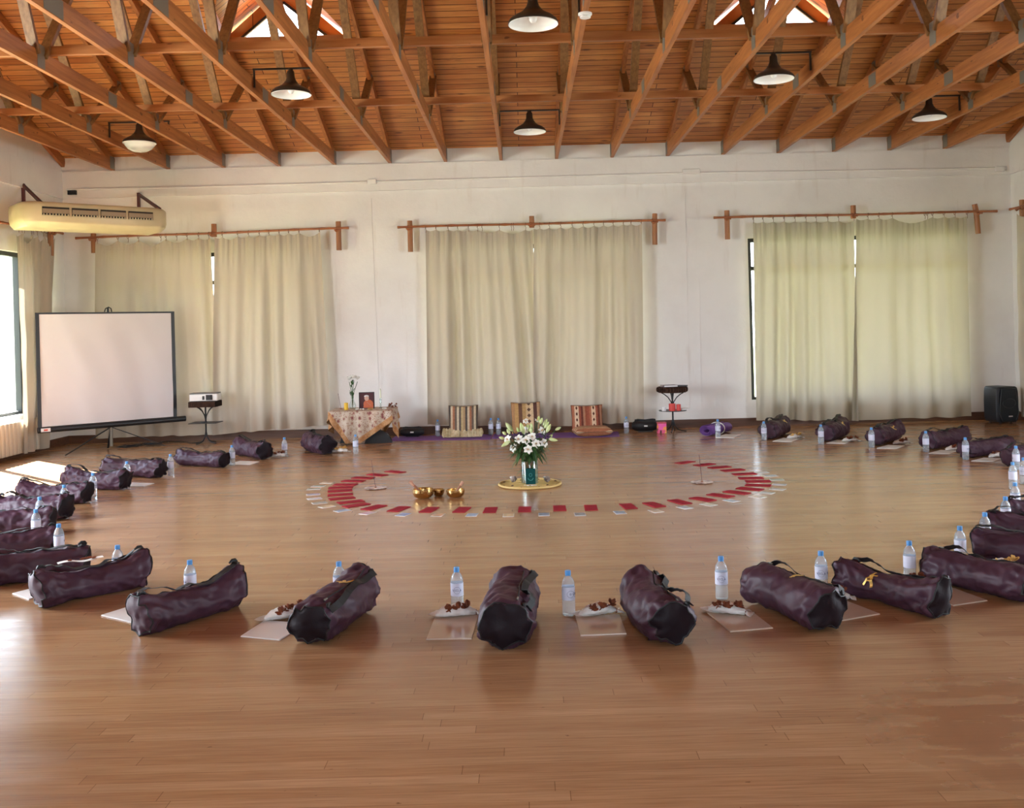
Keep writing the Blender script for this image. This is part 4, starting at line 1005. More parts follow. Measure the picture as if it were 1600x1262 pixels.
        g.build('gold_emblem', M['gold'], t)
    return t
SA, SB = 2.15, 1.0          # emblem angles: towards -y local (2.15) or +y
bags = [
 ('plum yoga bag at the front centre, end towards the viewer', (791,1012), (803,962), dict(r=.118, ea=.10, eb=.12, sag=.0, dark='A', strap='left', wr=1.25)),
 ('plum yoga bag right of the front centre one, black flap raised at its far end', (1040,1004), (1003,958), dict(r=.110, ea=.05, eb=.25, sag=.02, dark='AB', strap='left', wr=1.25)),
 ('plump plum yoga bag in the right foreground with a black round end towards the viewer', (1190,940), (1292,985), dict(r=.108, ea=.05, eb=.05, sag=.03, dark='B', strap='right', emblem=(.52, 1.45, .040, False))),
 ('plum yoga bag with an upright gold letter A and a squashed black end', (1337,928), (1455,960), dict(r=.092, ea=.20, eb=.50, sag=.17, dark='B', strap='right', emblem=(.36, 2.45, .056, False), wr=1.1)),
 ('plum yoga bag cut by the right edge, black strap looped over its left end', (1466,908), (1600,938), dict(r=.096, ea=.10, eb=.1, sag=.08, dark='B', strap='right')),
 ('plum yoga bag at the right edge behind the one with the looped strap', (1562,877), (1665,888), dict(r=.098, ea=.15, eb=.1, sag=.08, dark='A', strap='top')),
 ('plum yoga bag at the right edge, second of the stacked looking pair', (1572,846), (1680,850), dict(r=.10, ea=.1, eb=.1, sag=.08, dark='B')),
 ('plum yoga bag at the right edge, farthest of the stacked looking pair', (1604,822), (1700,824), dict(r=.10, ea=.1, eb=.1, sag=.08, dark='B')),
 ('dark yoga bag left of the front centre one, raised far end and faint gold letter', (492,1004), (560,955), dict(r=.112, ea=-.05, eb=.32, sag=.02, dark='A', strap='left', emblem=(.58, 1.75, .055, True))),
 ('dark yoga bag in the left foreground with a long black strap over its top', (225,990), (362,948), dict(r=.105, ea=.20, eb=.45, sag=.20, dark='', strap='top')),
 ('dark yoga bag with a pale strip of paper lying on it, left foreground', (62,948), (218,915), dict(r=.102, ea=.22, eb=.42, sag=.18, dark='', strap='top')),
 ('long dark yoga bag cut by the left edge, nearest of the three at that edge', (-20,915), (118,900), dict(r=.098, ea=.1, eb=.10, sag=.05, dark='B')),
 ('dark yoga bag cut by the left edge, middle one of the three at that edge', (-50,878), (66,868), dict(r=.098, ea=.1, eb=.05, sag=.05, dark='B')),
 ('crumpled yoga bag cut by the left edge, farthest of the three at that edge', (-40,842), (68,834), dict(r=.103, ea=.1, eb=.20, sag=.05, dark='B', wr=1.6)),
 ('lilac lit yoga bag with a black end, at the left before the sun patch', (10,812), (92,812), dict(r=.103, ea=.1, eb=.12, sag=.05, dark='B', wr=1.4)),
 ('saddle shaped yoga bag lying at the near border of the sun patch', (35,786), (138,786), dict(r=.098, ea=.40, eb=.22, sag=.15, dark='AB', wr=1.3)),
 ('saddle shaped yoga bag at the right tip of the sun patch', (104,762), (196,765), dict(r=.098, ea=.40, eb=.25, sag=.16, dark='AB', wr=1.3)),
 ('yoga bag on the left beyond the sun patch with a wavy top', (168,743), (256,746), dict(r=.098, ea=.15, eb=.15, sag=.10, dark='B', wr=1.3)),
 ('long thin yoga bag on the left in front of the screen stand', (281,726), (352,730), dict(r=.090, ea=.30, eb=.05, sag=.12, dark='B')),
 ('yoga bag with a raised black left end, before the gap left of the altar', (376,710), (416,718), dict(r=.105, ea=.35, eb=.30, sag=.10, dark='B', minlen=.62)),
 ('short looking yoga bag at the back left, nearest the altar table', (482,702), (510,710), dict(r=.115, ea=.05, eb=.10, sag=.02, dark='B', wr=1.3)),
 ('yoga bag at the back right with its end raised, nearest the rolled purple mat', (1193,689), (1230,674), dict(r=.115, ea=.0, eb=.35, sag=.02, dark='B', emblem=(.62, 2.4, .055, True))),
 ('yoga bag at the back right, second from the rolled purple mat', (1284,692), (1320,678), dict(r=.115, ea=.0, eb=.35, sag=.02, dark='B', emblem=(.62, 2.4, .055, True))),
 ('yoga bag at the back right, third from the rolled purple mat', (1358,698), (1405,684), dict(r=.110, ea=.0, eb=.45, sag=.06, dark='B', emblem=(.62, 2.4, .055, True))),
 ('yoga bag at the back right, fourth from the rolled purple mat', (1441,703), (1510,692), dict(r=.105, ea=.15, eb=.25, sag=.12, dark='B')),
 ('long low yoga bag at the right, fifth from the rolled purple mat', (1500,716), (1578,706), dict(r=.088, ea=.0, eb=.22, sag=.06, dark='B')),
 ('yoga bag cut by the right edge behind the far right bottles', (1574,728), (1645,721), dict(r=.10, ea=.05, eb=.1, sag=.05, dark='B')),
]
for i, (lab, a, b, kw) in enumerate(bags):
    pa, pb_ = P(*a), P(*b)
    if i in (21, 22, 23) and pb_.y > 13.35: pb_.y = 13.35
    make_bag(lab, pa, pb_, 10+i, **kw)

# ------------------------------------------------------------------ water bottles
def make_bottle():
    t = thing('water_bottle', 'x', 'bottle', (0, 0, 0), 0, 'clear water bottles with blue caps')
    MB().lathe([(.010, .006), (.024, .0), (.031, .004), (.0325, .012), (.0325, .06), (.0315, .064), (.0325, .068), (.0325, .152), (.0318, .162), (.027, .180), (.017, .196), (.0125, .202), (.0125, .210)], 24).build('bottle_body', M['clear'], t, smooth=60)
    MB().lathe([(.0332, .082), (.0334, .083), (.0334, .146), (.0332, .147)], 24, cap=False).build('label', M['label'], t, smooth=True)
    MB().lathe([(.0145, .202), (.0148, .204), (.0148, .222), (.0138, .226)], 20).build('cap', M['cap'], t, smooth=40)
    return t
def lettering(t, text, z, size, ang, r=.0338):
    """letters wrapped round the label"""
    g = MB(); L = {'V': [[(0,1),(.4,0),(.8,1)]], 'S': [[(.8,.9),(.4,1),(.05,.8),(.4,.5),(.75,.25),(.4,0),(0,.1)]], 'C': [[(.8,.85),(.4,1),(.05,.6),(.05,.35),(.4,0),(.8,.15)]], 'L': [[(.1,1),(.1,0),(.7,0)]], 'A': [[(0,0),(.4,1),(.8,0)],[(.15,.35),(.65,.35)]], 'O': [[(.4,1),(.05,.6),(.05,.4),(.4,0),(.75,.4),(.75,.6),(.4,1)]]}
    for i, ch in enumerate(text):
        for st_ in L[ch]:
            pts = []
            for x, y in st_:
                a = ang + ((i-len(text)/2)*1.0+x)*size/r; pts.append((r*math.cos(a), r*math.sin(a), z+y*size))
            g.tube(pts, size*.09, 5)
    # an oval ring round the name, as on the label
    g.tube([(r*math.cos(ang+.55*math.cos(q)), r*math.sin(ang+.55*math.cos(q)), z+size*.5+.017*math.sin(q)) for q in [2*PI*k/24 for k in range(24)]], .0006, 4, True)
    o = g.build('label_print', M['ink'], [c for c in kids(t) if c.name.startswith('label')][0])
bot0 = make_bottle(); first = True
bottles = [
 (715,955,'water bottle left of the front centre yoga bag'), (889,962,'water bottle right of the front centre yoga bag'), (1128,937,'water bottle beside the white oval cloth in the right foreground'),
 (531,944,'water bottle showing behind the dark bag with the raised far end'), (298,940,'water bottle behind the dark bag with the long black strap'), (185,912,'water bottle behind the bag carrying the paper strip'),
 (1284,928,'water bottle behind the plump bag with the black round end'), (1422,910,'water bottle behind the bag with the upright gold letter A'), (1501,883,'water bottle behind the bag with the looped strap'),
 (1540,858,'water bottle left of the stacked looking pair of bags at the right edge'), (1572,829,'water bottle in the right column, just beyond the stacked looking bags'), (1587,803,'water bottle in the right column, fourth from its far end'),
 (1583,765,'water bottle in the right column, third from its far end'), (1588,735,'farthest water bottle of the right edge column'), (1600,757,'water bottle cut by the right edge'),
 (1509,719,'water bottle before the long low bag at the right'), (1447,707,'water bottle before the fourth bag from the rolled purple mat'), (1362,700,'water bottle before the third bag from the rolled purple mat'),
 (1283,694,'water bottle before the second bag from the rolled purple mat'), (1194,688,'water bottle before the back right bag nearest the rolled mat'), (1122,684,'water bottle in front of the rolled purple mat'),
 (93,872,'water bottle at the end of the middle dark bag at the left edge'), (57,845,'water bottle at the end of the crumpled bag at the left edge'), (63,822,'water bottle in front of the lilac lit bag'),
 (101,800,'water bottle beside the near saddle shaped bag'), (146,778,'water bottle beside the saddle shaped bag at the sun patch tip'), (199,757,'water bottle before the wavy topped bag on the left'),
 (267,744,'water bottle left of the long thin bag'), (363,728,'water bottle between the long thin bag and the raised black ended bag'), (445,714,'water bottle right of the bag with the raised black left end'),
 (556,709,'water bottle in front of the altar cloth'), (684,681,'water bottle on the purple mat left of the striped cushion'), (767,679,'water bottle on the mat right of the striped cushion, left one of two'),
 (779,677,'water bottle on the mat right of the striped cushion, right one of two'), (979,678,'water bottle between the reddish cushions and the round portable speaker')]
for i, (px, py, lab) in enumerate(bottles):
    p = P(px, py-1.0); p.y = min(p.y, 13.5)
    if p.y >= 13.5: p.x = W(px, 670, 13.5).x
    p.z = .007 if 31 <= i <= 33 else 0
    if i == 0: bot0.location = p; bot0['label'] = lab; o = bot0
    else: o = dup(bot0, p, 0, lab)
    p.z = 0
    o.rotation_euler.z = i*1.3
    if i in (0, 1, 2, 6):
        ang = -PI/2 - math.atan2(p.x, p.y)*1.0 - o.rotation_euler.z + (.35 if i == 1 else 0)
        lettering(o, 'VSCLA' if i != 1 else 'O', .108, .010, ang)

# ------------------------------------------------------------------ glossy sheets, gauze pouches, dried flowers
def sheet(label, quad, mat='paper'):
    q = [P(*p) for p in quad]; c = sum(q, Vector())/4
    m_ = MB(); vs = [(v-c) for v in q]
    m_.add([(v.x, v.y, .0008) for v in vs]+[(v.x, v.y, .0045) for v in vs], [(3,2,1,0),(4,5,6,7),(0,1,5,4),(1,2,6,5),(2,3,7,6),(3,0,4,7)])
    t = thing('booklet', label, 'booklet', (c.x, c.y, 0), 0, 'thin booklets laid on the floor'); m_.build('cover', M[mat], t)
    e = MB(); e.add([(v.x*.985, v.y*.985, .0045) for v in vs]+[(v.x*.985, v.y*.985, .0062) for v in vs], [(3,2,1,0),(4,5,6,7),(0,1,5,4),(1,2,6,5),(2,3,7,6),(3,0,4,7)]); e.build('front_page', M[mat], t)
    return t
sheet('glossy booklet left of the front centre bag, under a pouch', ((666,1000),(737,999),(749,958),(683,956)))
sheet('glossy booklet between the two front centre bags', ((907,994),(979,991),(968,961),(899,964)))
sheet('glossy booklet turned diagonally in the right foreground', ((1141,988),(1208,982),(1171,953),(1105,958)))
sheet('glossy booklet half hidden behind the plump bag', ((1308,972),(1375,960),(1313,936),(1262,944)))
sheet('glossy booklet behind the squashed end of the gold letter bag', ((1490,947),(1543,939),(1482,917),(1432,924)))
sheet('pale booklet left of the dark bag with the raised far end', ((376,995),(437,1001),(478,975),(414,970)), 'whitepaper')
sheet('pale booklet poking out left of the dark bag with the long strap', ((158,962),(205,973),(250,958),(200,949)), 'whitepaper')
sheet('pale corner of a booklet at the left foreground bag with the paper strip', ((19,928),(45,937),(75,928),(50,920)), 'whitepaper')
for l_, (x, y) in (('white booklet by the pouch before the back right bag nearest the rolled mat', (1228,687)), ('white booklet by the second bag from the rolled mat', (1312,690)), ('white booklet by the third bag from the rolled mat', (1392,698)), ('white booklet by the fourth bag from the rolled mat', (1474,706)), ('white booklet by the long low bag at the right', (1542,718)), ('white sheet right of the rolled purple mat', (1138,681)), ('white sheet at the foot of the raised black ended bag', (380,723)), ('white sheet beyond the tip of the sun patch', (212,757)), ('white cloth like sheet before the striped cushion and bottle', (703,679))):
    k = 20+ (y-680)*.12
    sheet(l_, ((x-k, y+2.5), (x+k*.4, y+3.2), (x+k, y-1.5), (x-k*.2, y-2.5)) if x != 703 else ((690,682),(707,682.5),(714,680),(697,679.5)), 'whitepaper')
def pouch(label, c, s, rz, seed, tail=True, flowers='petal', oval=False):
    t = thing('gauze_pouch', label, 'pouch', c, rz, 'white gauze pouches with dried flowers'); o_ = seed*3.1
    def f(u, v):
        x = (u-.5)*.24; w_ = .052*math.sin(PI*min(1, u*1.15))**.6 if u < .86 else .012+.03*(u-.86)/.14
        a = v*2*PI
        hgt = .024*math.sin(PI*min(1, u*1.1))**.7+.004
        n_ = noise.noise(Vector((x*26+o_, math.cos(a)*2, math.sin(a)*2+seed)))*.010
        return (x*s, (w_+n_)*math.cos(a)*s, max(.001, (hgt*(1+math.sin(a))+abs(n_)*1.4)*s))
    MB().grid(f, 40, 22).build('gauze_bag', M['gauze'], t, smooth=179)
    def g2(u, v):
        a = v*2*PI; r_ = u; n_ = noise.noise(Vector((math.cos(a)*1.5*u+o_, math.sin(a)*1.5*u, 3)))
        return ((-.06+.10*r_*math.cos(a)*(1+.2*n_))*s, (.02+.062*r_*math.sin(a)*(1+.25*n_))*s, (.004+.006*abs(n_)+.003*u)*s)
    if oval: MB().grid(g2, 10, 30).build('cloth_fold', M['gauze'], t, smooth=179)
    MB().tube([(.088*s, .014*s*math.cos(a), (.012+.012*math.sin(a))*s) for a in [2*PI*k/14 for k in range(14)]], .0025*s, 6, True).build('tie', M['petal'], t, smooth=True)
    rr = random.Random(seed)
    for k in range(3):
        g = MB(); cx, cy = (-.05+.05*k)*s+rr.uniform(-.01, .01), -.03*s+rr.uniform(-.02, .015)
        for q in range(11):
            a = rr.uniform(0, 6.28); R = Matrix.Translation((cx, cy, (.040+.006*k)*s)) @ Matrix.Rotation(a, 4, 'Z') @ Matrix.Rotation(rr.uniform(-1.3, .1), 4, 'Y') @ Matrix.Translation((.016*s, 0, 0)) @ Matrix.Rotation(rr.uniform(-1, 1), 4, 'X')
            g.ball((0, 0, 0), (.020*s, .012*s, .0025*s), R, 8, 5)
        g.build('dried_flower', M[flowers], t, smooth=True)
    return t
for (lab, px, py, s, rz, fl, ov) in (
 ('white gauze pouch with dark dried flowers, left of the front centre bag', 717, 963, 1.0, .1, 'petal', True),
 ('white gauze pouch with a pink brown flower between the front centre bags', 938, 961, .95, .25, 'petal', True),
 ('white cloth and russet flowers by the diagonal booklet in the right foreground', 1140, 960, .95, -.5, 'petal', True),
 ('white pouch half hidden behind the plump right bag', 1303, 937, .9, -.2, 'petal', True),
 ('white oval cloth pouch at the base of the bottle behind the gold letter bag', 1424, 916, .95, -.1, 'petal', True),
 ('white pouch with a golden flower at the right edge', 1570, 890, 1.0, .2, 'petalgold', True),
 ('white pouch with spotted brown flowers, left of the raised dark bag', 450, 966, 1.0, .45, 'petal', True),
 ('pale oval pouch right of the back left bag nearest the altar', 533, 707, 1.0, -.1, 'petalgold', True),
 ('white pouch with reddish flowers at the end of the raised black ended bag', 436, 714, .9, .1, 'petal', False),
 ('white pouch before the back right bag nearest the rolled mat', 1243, 685, .9, .1, 'petalgold', False),
 ('white pouch with brown flowers before the second bag from the rolled mat', 1330, 690, .9, -.1, 'petal', False),
 ('white pouch with brown flowers before the third bag from the rolled mat', 1410, 694, .95, .1, 'petal', False),
 ('white pouch by the fourth bag from the rolled mat', 1492, 704, .9, .1, 'petal', False),
 ('white pouch with reddish flowers by the long low bag at the right', 1560, 715, .9, .1, 'petal', False)):
    p = P(px, py); p.z = .006; pouch(lab, p, s, rz, int(px) % 97, True, fl, ov)
# strip of paper with an orange flower on the left foreground bag
c = W(128, 908, P(140, 928).y); t = thing('paper_strip', 'pale paper strip with orange petals lying on the left foreground bag', 'paper', (c.x, c.y-.01, .192), .55)
MB().grid(lambda u, v: ((u-.5)*.24, (v-.5)*.05, .006*math.sin(u*8)+.004), 20, 4).build('strip', M['gauze'], t, smooth=179)
g = MB(); rr = random.Random(5)
for k in range(8): g.ball((rr.uniform(-.06, .08), rr.uniform(-.015, .015), .012), (.012, .008, .006), nu=8, nv=5)
g.build('petals', M['petal'], t, smooth=True)

# ------------------------------------------------------------------ arc of red cards
def zz(px, py): return (460+px/4, 640+py/4)
def yy(px, py): return (840+px/4, 640+py/4)
redp = [zz(*p) for p in ((630,389),(518,408),(430,427),(368,446),(318,469),(290,488),(286,508),(287,532),(298,555),(352,577),(387,598),(498,612),(652,622),(842,627),(1047,627),(1225,628),(1440,624))] + \
       [yy(*p) for p in ((138,617),(333,614),(567,605),(728,595),(888,577),(1032,560),(1143,537),(1245,518),(1327,496),(1378,473),(1377,448),(1333,428),(1292,402),(1220,378),(1137,360),(1044,344),(922,330))]
rw = [P(*p) for p in redp]
for i, p in enumerate(rw):
    a, b = rw[max(i-1, 0)], rw[min(i+1, len(rw)-1)]; tg = b-a; rz = math.atan2(tg.y, tg.x)
    n = i+1
    lab = ('red card, %s from the back left tip of the arc' % ORD[n]) if n <= 17 else ('red card, %s from the back right tip of the arc' % ORD[35-n])
    o = MB().box((0, 0, .003), (.102, .222, .006)).build('red_card', M['red'], None, loc=(p.x, p.y, 0), rz=rz+random.Random(i).uniform(-.05, .05)); tag(o, lab, 'card', 'red cards in an arc on the floor')
pics = [(zz(205,457), (.66,.44,.30)), (zz(150,478), (.42,.42,.36)), (zz(122,495), (.40,.40,.32)), (zz(118,530), (.45,.40,.58)), (zz(125,556), (.72,.66,.72)), (zz(157,583), (.36,.33,.30)), (zz(203,606), (.72,.52,.32)),
        (zz(300,631), (.30,.36,.52)), (zz(458,646), (.62,.34,.42)), (zz(680,656), (.25,.34,.62)), (zz(898,658), (.66,.38,.22)), (zz(1110,658), (.36,.48,.70)), (zz(1338,660), (.72,.52,.30)), (zz(1560,655), (.20,.26,.42)),
        (yy(265,654), (.22,.24,.32)), (yy(515,643), (.28,.38,.56)), (yy(740,634), (.66,.50,.36)), (yy(920,612), (.50,.54,.60)), (yy(1068,593), (.66,.62,.48)), (yy(1212,569), (.46,.54,.62)), (yy(1375,546), (.68,.60,.50)),
        (yy(1430,520), (.45,.46,.44)), (yy(1500,497), (.55,.52,.50)), (yy(1510,468), (.48,.46,.56)), (yy(1495,437), (.36,.44,.34)), (yy(1455,413), (.42,.44,.44)), (yy(1400,392), (.34,.34,.30))]
names = ['tan','grey','olive grey','lilac','pale lilac','brownish grey','peach','slate blue','dusty pink','blue','orange tan','light blue','cream yellow','navy blue','dark grey','steel blue','beige','pale grey','cream','bluish grey','pale peach','grey green','warm grey','greyish lilac','green grey','light grey','dark olive']
cen = P(850, 752)
for i, ((px, py), col) in enumerate(pics):
    p = P(px, py); d = p-cen; j = min(range(len(rw)), key=lambda q: (rw[q]-p).length)
    a, b = rw[max(j-1, 0)], rw[min(j+1, len(rw)-1)]; tg = b-a; rz = math.atan2(tg.y, tg.x)
    lab = ('%s picture card, %s from the left end of the outer row' % (names[i], ORD[i+1])) if i < 14 else ('%s picture card, %s from the right end of the outer row' % (names[i], ORD[27-i]))
    t = thing('picture_card', lab, 'card', (p.x, p.y, 0), rz, 'small picture cards outside the red arc')
    MB().box((0, 0, .0012), (.088, .125, .0024)).build('card_back', M['whitepaper'], t)
    c2_ = tuple(min(.9, x*.55+.03) for x in col)
    m3, n3, b3 = new_mat('card_print_%s' % names[i].replace(' ', '_')); n3.links.new(ramp(n3, nz(n3, coords(n3, loc=(i*3.1, 0, 0)), 16, 2), [(.40, c2_), (.55, col)]), b3.inputs['Base Color']); S(b3, Roughness=.3)
    MB().box((0, 0, .0029), (.078, .112, .0012)).build('card_picture', m3, t)

# ------------------------------------------------------------------ incense plates, bowls
mp_m, n4, b4 = new_mat('patterned_plate'); n4.links.new(ramp(n4, nz(n4, coords(n4), 22, 3), [(.42, (.28, .16, .15)), (.5, (.66, .56, .52)), (.6, (.74, .70, .68))]), b4.inputs['Base Color']); S(b4, Roughness=.35)
for px, py, lab, lean, sl_ in ((587, 763, 'round plate with a leaning incense stick inside the left curve of the arc', (-.035, .01), .235), (1097, 754, 'round plate with an upright incense stick inside the right curve of the arc', (-.02, .0), .225)):
    p = P(px, py); t = thing('incense_plate', lab, 'incense holder', p)
    MB().lathe([(.07, 0), (.095, .003), (.102, .009), (.098, .011), (.07, .007), (.001, .007)], 28).build('plate', mp_m, t, smooth=60)
    MB().lathe([(.012, .006), (.010, .018), (.001, .02)], 12).build('stick_holder', M['wood_l'], t, smooth=True)
    MB().tube([(0, 0, .01), (lean[0]*.5, lean[1]*.5, sl_*.55), (lean[0], lean[1], sl_+.03)], [.0022, .003, .002], 6).build('incense_stick', M['maroon'], t, smooth=True)
def bowl(label, px, py, R_, h_, mallet, mdir=0):
    p = P(px, py); t = thing('singing_bowl', label, 'bowl', p)
    pr_ = [(.25, 0), (.5, .02), (.78, .16), (.94, .42), (1.0, .70), (1.0, .92), (1.0, 1.0)]
    m_ = MB(); m_.lathe([(a*R_, b*h_) for a, b in pr_]+[(a*R_*.93, b*h_*.95+.004) for a, b in reversed(pr_)]+[(.001, .006)], 40); o = m_.build('bowl_wall', M['brass'], t, smooth=40)
    return t
bm_, bn_, bb_ = None, None, M['brass'].node_tree.nodes['Principled BSDF']
vb = N(M['brass'].node_tree, 'TexVoronoi'); M['brass'].node_tree.links.new(coords(M['brass'].node_tree), vb.inputs['Vector']); vb.inputs['Scale'].default_value = 55; bump(M['brass'].node_tree, bb_, vb.outputs['Distance'], .5, .004)
bowl('large brass singing bowl, left one of three', 661.5, 778, .093, .082, True)
bowl('smallest brass singing bowl, middle one of three', 685.5, 774.5, .050, .058, False)
bowl('medium brass singing bowl, right one of three', 712, 776.5, .080, .066, True)
for px, py, dx, lab in ((661.5, 778, -1, 'wooden mallet resting in the large singing bowl'), (712, 776.5, 1, 'wooden mallet resting in the right singing bowl')):
    p = P(px, py); hb = .078 if dx < 0 else .062; Rb = .09 if dx < 0 else .077
    t = thing('bowl_mallet', lab, 'mallet', (p.x, p.y, 0)); q0 = Vector((-dx*Rb*.10, -.02, .025)); q1 = Vector((dx*Rb*.70 if dx > 0 else dx*Rb*1.15, .01, hb+.068)); q1.x += dx*.012
    MB().tube([q0, q0.lerp(q1, .55), q1], [.010, .010, .012], 12).build('stick', M['wood_l'], t, smooth=50)
    MB().tube([q0.lerp(q1, .70), q1*1.0+Vector((0, 0, .001))], [.0135, .0145], 12).build('suede_wrap', pm('tan_suede', (.50, .26, .17), .85), t, smooth=50)

# ------------------------------------------------------------------ flower centrepiece
p = P(828, 757.5); CX, CY = p.x, p.y
t = thing('rattan_tray', 'round openwork yellow rattan mat under the lily vase', 'tray', (CX, CY, 0))
MB().tube([(.285*math.cos(a), .285*math.sin(a), .014) for a in [2*PI*k/56 for k in range(56)]], .010, 8, True).build('rim', M['rattan'], t, smooth=True)
g = MB()
for k in range(-3, 4):
    y = k*.078; xx = math.sqrt(max(0, .28**2-y*y)); g.tube([(-xx, y, .010), (xx, y, .010)], .0065, 6)
g.build('cross_canes', M['rattan'], t, smooth=True)
g = MB()
for k in range(-3, 4):
    x = k*.08; q_ = math.sqrt(max(0, .28**2-x*x))
    for y in ((-.84*q_, .84*q_) if k % 2 else (-.45*q_, .45*q_)): g.tube([(x-.006, y-.010, .014), (x+.006, y+.010, .014)], .0065, 6)
g.build('binding_canes', pm('dark_rattan', (.16, .08, .035), .6), t, smooth=True)
t = thing('glass_vase', 'tall clear glass cylinder vase on the rattan mat', 'vase', (CX, CY, .021))
VG = mat_pane('thick_vase_glass', (.86, .95, .92), 1.2)
MB().lathe([(.078, 0), (.080, .004), (.080, .205), (.077, .206), (.076, .012), (.001, .010)], 36, cap=True).build('glass_wall', VG, t, smooth=40)
wm = mat_pane('vase_water', (.80, .92, .88), .8); MB().lathe([(.0735, .014), (.0735, .13)], 30).build('water', wm, t, smooth=40)
t = thing('lily_bouquet', 'bouquet of white lilies with green buds in the glass vase', 'flowers', (CX, CY, .04))
rr = random.Random(21)
def leaf(m_, base, dirv, L_, wd, droop):
    side = dirv.cross(Vector((0, 0, 1)));  side = side.normalized() if side.length > .01 else Vector((1, 0, 0))
    n = 7; vs = []
    for i in range(n+1):
        f = i/n; c_ = base + dirv*L_*f + Vector((0, 0, -droop*f*f)); w2 = wd*math.sin(PI*min(1, f*.92+.06))
        up_ = Vector((0, 0, w2*.35))
        vs += [c_-side*w2+up_, c_, c_+side*w2+up_]
    m_.add(vs, [(i*3+k, i*3+k+1, (i+1)*3+k+1, (i+1)*3+k) for i in range(n) for k in (0, 1)])
stm = MB(); heads = []
K = 8.15/1.0
def hp(px, py, dy): v = W(px, py, CY+dy); return Vector((v.x-CX, dy, v.z-.04))
Z5 = lambda x, y: (760+x/9.014, 640+y/9.014)
buds = [(270,180,370,300,0),(290,270,330,340,-.1),(225,310,280,350,.05),(175,385,255,410,-.05),(210,520,330,440,-.12),(480,180,525,340,-.05),(630,185,640,300,.05),(740,85,725,180,.1),(785,110,760,200,.0),(855,125,800,240,.1),(880,165,820,260,-.05),(905,200,845,320,-.1),(1050,245,970,285,.1),(1005,435,880,410,-.12),(930,350,880,395,.0),(430,245,470,330,.1),(590,200,575,320,.12),(620,250,635,330,-.1)]
base = Vector((0, 0, .02))
def bez(a, b, c_, n=8): return [a*(1-f)**2+b*2*f*(1-f)+c_*f*f for f in [i/n for i in range(n+1)]]
for i, (x1, y1, x0, y0, dy) in enumerate(buds):
    tip, bb = hp(*Z5(x1, y1), dy*1.2), hp(*Z5(x0, y0), dy)
    ax = (tip-bb); L_ = ax.length; q = ax.to_track_quat('Z', 'X').to_matrix().to_4x4()
    g = MB(); r_ = max(.015, min(.024, L_*.20))
    prof = [(.004, 0), (r_*.7, L_*.14), (r_, L_*.36), (r_*.95, L_*.58), (r_*.6, L_*.82), (r_*.25, L_*.95), (.001, L_)]
    vs = []; seg = 12
    g.lathe(prof, seg, M=Matrix.Translation(bb) @ q)
    g.v = [tuple(v) for v in g.v]
    g.build('lily_bud', M['bud'], t, smooth=True)
    stem0 = Vector((rr.uniform(-.05, .05), rr.uniform(-.05, .05), -.005)); neck = Vector((bb.x*.16, dy*.16, .22))
    s = bez(stem0, neck, bb); MB().tube(s, .0035, 6).build('stem', M['leaf'], t, smooth=True)
    heads.append(s)
blooms = [(555,165,-.02),(700,160,.06),(460,415,-.10),(560,430,-.12),(695,480,-.14),(590,560,-.15),(390,540,-.06),(770,300,.0),(640,380,-.1),(310,420,-.08),(540,300,.0),(800,470,-.08)]
for i, (x, y, dy) in enumerate(blooms):
    c_ = hp(*Z5(x, y), dy); out_d = Vector((c_.x*1.5, dy*2-.15, .12)).normalized(); q = out_d.to_track_quat('Z', 'X').to_matrix().to_4x4()
    g = MB(); sz = .040 if i > 1 else .026
    for k in range(6):
        a = k*PI/3 + (.2 if k % 2 else 0)
        vs = []
        n = 6
        for j in range(n+1):
            f = j/n; rad = sz*1.15*f; up_ = sz*(.9*f-.75*f*f*f); w2 = sz*.40*math.sin(PI*min(1, .08+f*.9))
            for s_ in (-1, 0, 1): vs.append((rad*math.cos(a)-s_*w2*math.sin(a), rad*math.sin(a)+s_*w2*math.cos(a), up_+(.15*w2 if s_ else 0)))
        g.add(vs, [(j*3+m, (j+1)*3+m, (j+1)*3+m+1, j*3+m+1) for j in range(n) for m in (0, 1)], Matrix.Translation(c_) @ q)
    o = g.build('lily_bloom', M['bloom'], t, smooth=True)
    g = MB()
    for k in range(5): a = k*1.26; g.tube([c_, c_+(q.to_3x3() @ Vector((.010*math.cos(a), .010*math.sin(a), .03)))], .0016, 5)
    g.build('stamens', M['petalgold'], o)
    MB().tube(bez(Vector((rr.uniform(-.04, .04), rr.uniform(-.04, .04), -.005)), Vector((c_.x*.16, dy*.2, .2)), c_), .003, 6).build('stem', M['leaf'], t, smooth=True)
for i, (x, y, dy) in enumerate(((440,350,-.05),(850,380,-.03),(740,360,-.08))):
    g = MB(); c_ = hp(*Z5(x, y), dy)
    for k in range(12): g.ball((c_.x+rr.uniform(-.03, .03), c_.y+rr.uniform(-.03, .03), c_.z+rr.uniform(-.02, .02)), (.012, .012, .007), nu=7, nv=4)
    g.build('purple_flower', M['mauve'], t, smooth=True)
lf = MB()
for s in heads:
    for k in range(10):
        f = rr.uniform(.30, .95); i = int(f*8); p0 = s[i]; a = rr.uniform(0, 6.28)
        dv = Vector((math.cos(a), math.sin(a)*.8, rr.uniform(-.3, .9))).normalized(); leaf(lf, p0, dv, rr.uniform(.05, .10), rr.uniform(.005, .009), rr.uniform(.0, .05))
for k in range(260):
    a = rr.uniform(0, 6.28); R_ = rr.uniform(.02, .15); z = rr.uniform(.24, .42)
    p0 = Vector((R_*math.cos(a), R_*math.sin(a)*.9, z)); dv = Vector((math.cos(a)*.8, math.sin(a)*.8, rr.uniform(-1.1, .5))).normalized()
    leaf(lf, p0, dv, rr.uniform(.06, .12), rr.uniform(.006, .010), rr.uniform(.0, .05))
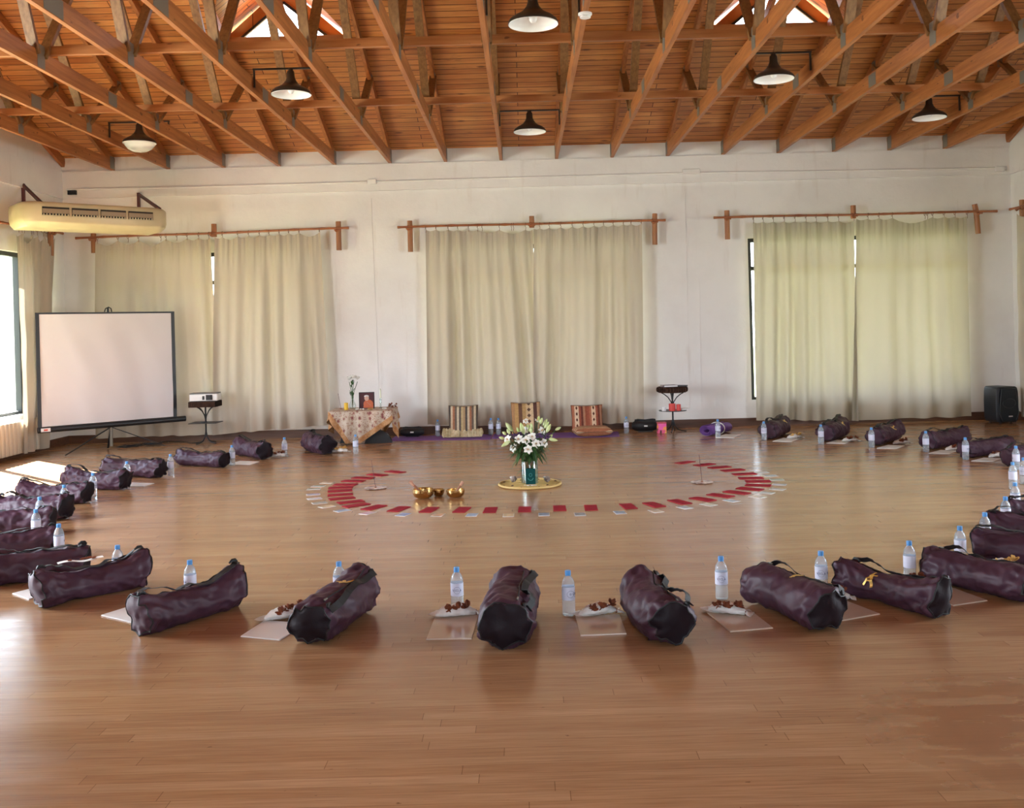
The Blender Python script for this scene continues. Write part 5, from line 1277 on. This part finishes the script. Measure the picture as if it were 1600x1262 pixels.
for k in range(16):
    a = k*2*PI/16; p0 = Vector((.09*math.cos(a), .08*math.sin(a), rr.uniform(.22, .30))); leaf(lf, p0, Vector((math.cos(a)*.7, math.sin(a)*.7, -.6)).normalized(), rr.uniform(.08, .13), .009, .03)
lf.build('foliage', M['leaf'], t, smooth=True)
# teal card leaning on the vase, stones on the tray
t = thing('teal_card', 'dark teal card leaning on the glass vase', 'card', (CX+.008, CY-.105, .022), .03)
R = Matrix.Rotation(-.10, 4, 'X'); MB().box((0, 0, .072), (.088, .004, .142), R).build('card', M['teal'], t)
tm = pm('light_teal_print', (.05, .28, .25), .4)
g = MB(); g.tube([R @ Vector((.024*math.cos(a), -.003, .062+.026*math.sin(a))) for a in [PI*1.05+PI*.9*k/14+0 for k in range(15)]], .0022, 5); g.tube([R @ Vector((.013*math.cos(a), -.003, .085+.014*math.sin(a))) for a in [2*PI*k/14 for k in range(14)]], .0016, 5, True); g.build('emblem', tm, t)
rkm = mat_fabric('brown_stone', (.16, .11, .09), (.46, .40, .36), .8, .2, 40, .6)
for k, (px, py, lab) in enumerate(((803, 757, 'rough brown and white seed head left of the vase'), (855, 757, 'rough dark seed head right of the vase'))):
    q_ = P(px, py); t = thing('seed_head', lab, 'seed head', (q_.x, q_.y, .022))
    g = MB(); rr = random.Random(k)
    g.ball((0, 0, .030), .026, nu=14, nv=10)
    for j in range(26):
        a, b_ = rr.uniform(0, 6.28), rr.uniform(-1, 1); cb2 = math.sqrt(1-b_*b_); g.ball((.025*cb2*math.cos(a), .025*cb2*math.sin(a), .030+.025*b_), .007, nu=6, nv=4)
    g.build('husk', rkm, t, smooth=True); MB().ball((-.02, .01, .045), (.018, .016, .010)).build('white_tuft', M['gauze'], t, smooth=True)
q_ = P(829, 765); g = MB(); rr = random.Random(3)
for k in range(14): g.ball((rr.uniform(-.05, .05), rr.uniform(-.02, .02), 0.0), (.010, .008, .003), nu=8, nv=4)
o = g.build('petals', M['bloom'], None, smooth=True, loc=(q_.x, CY-.17, .024)); tag(o, 'few white petals scattered on the rattan mat before the vase', 'petals'); o['kind'] = 'stuff'
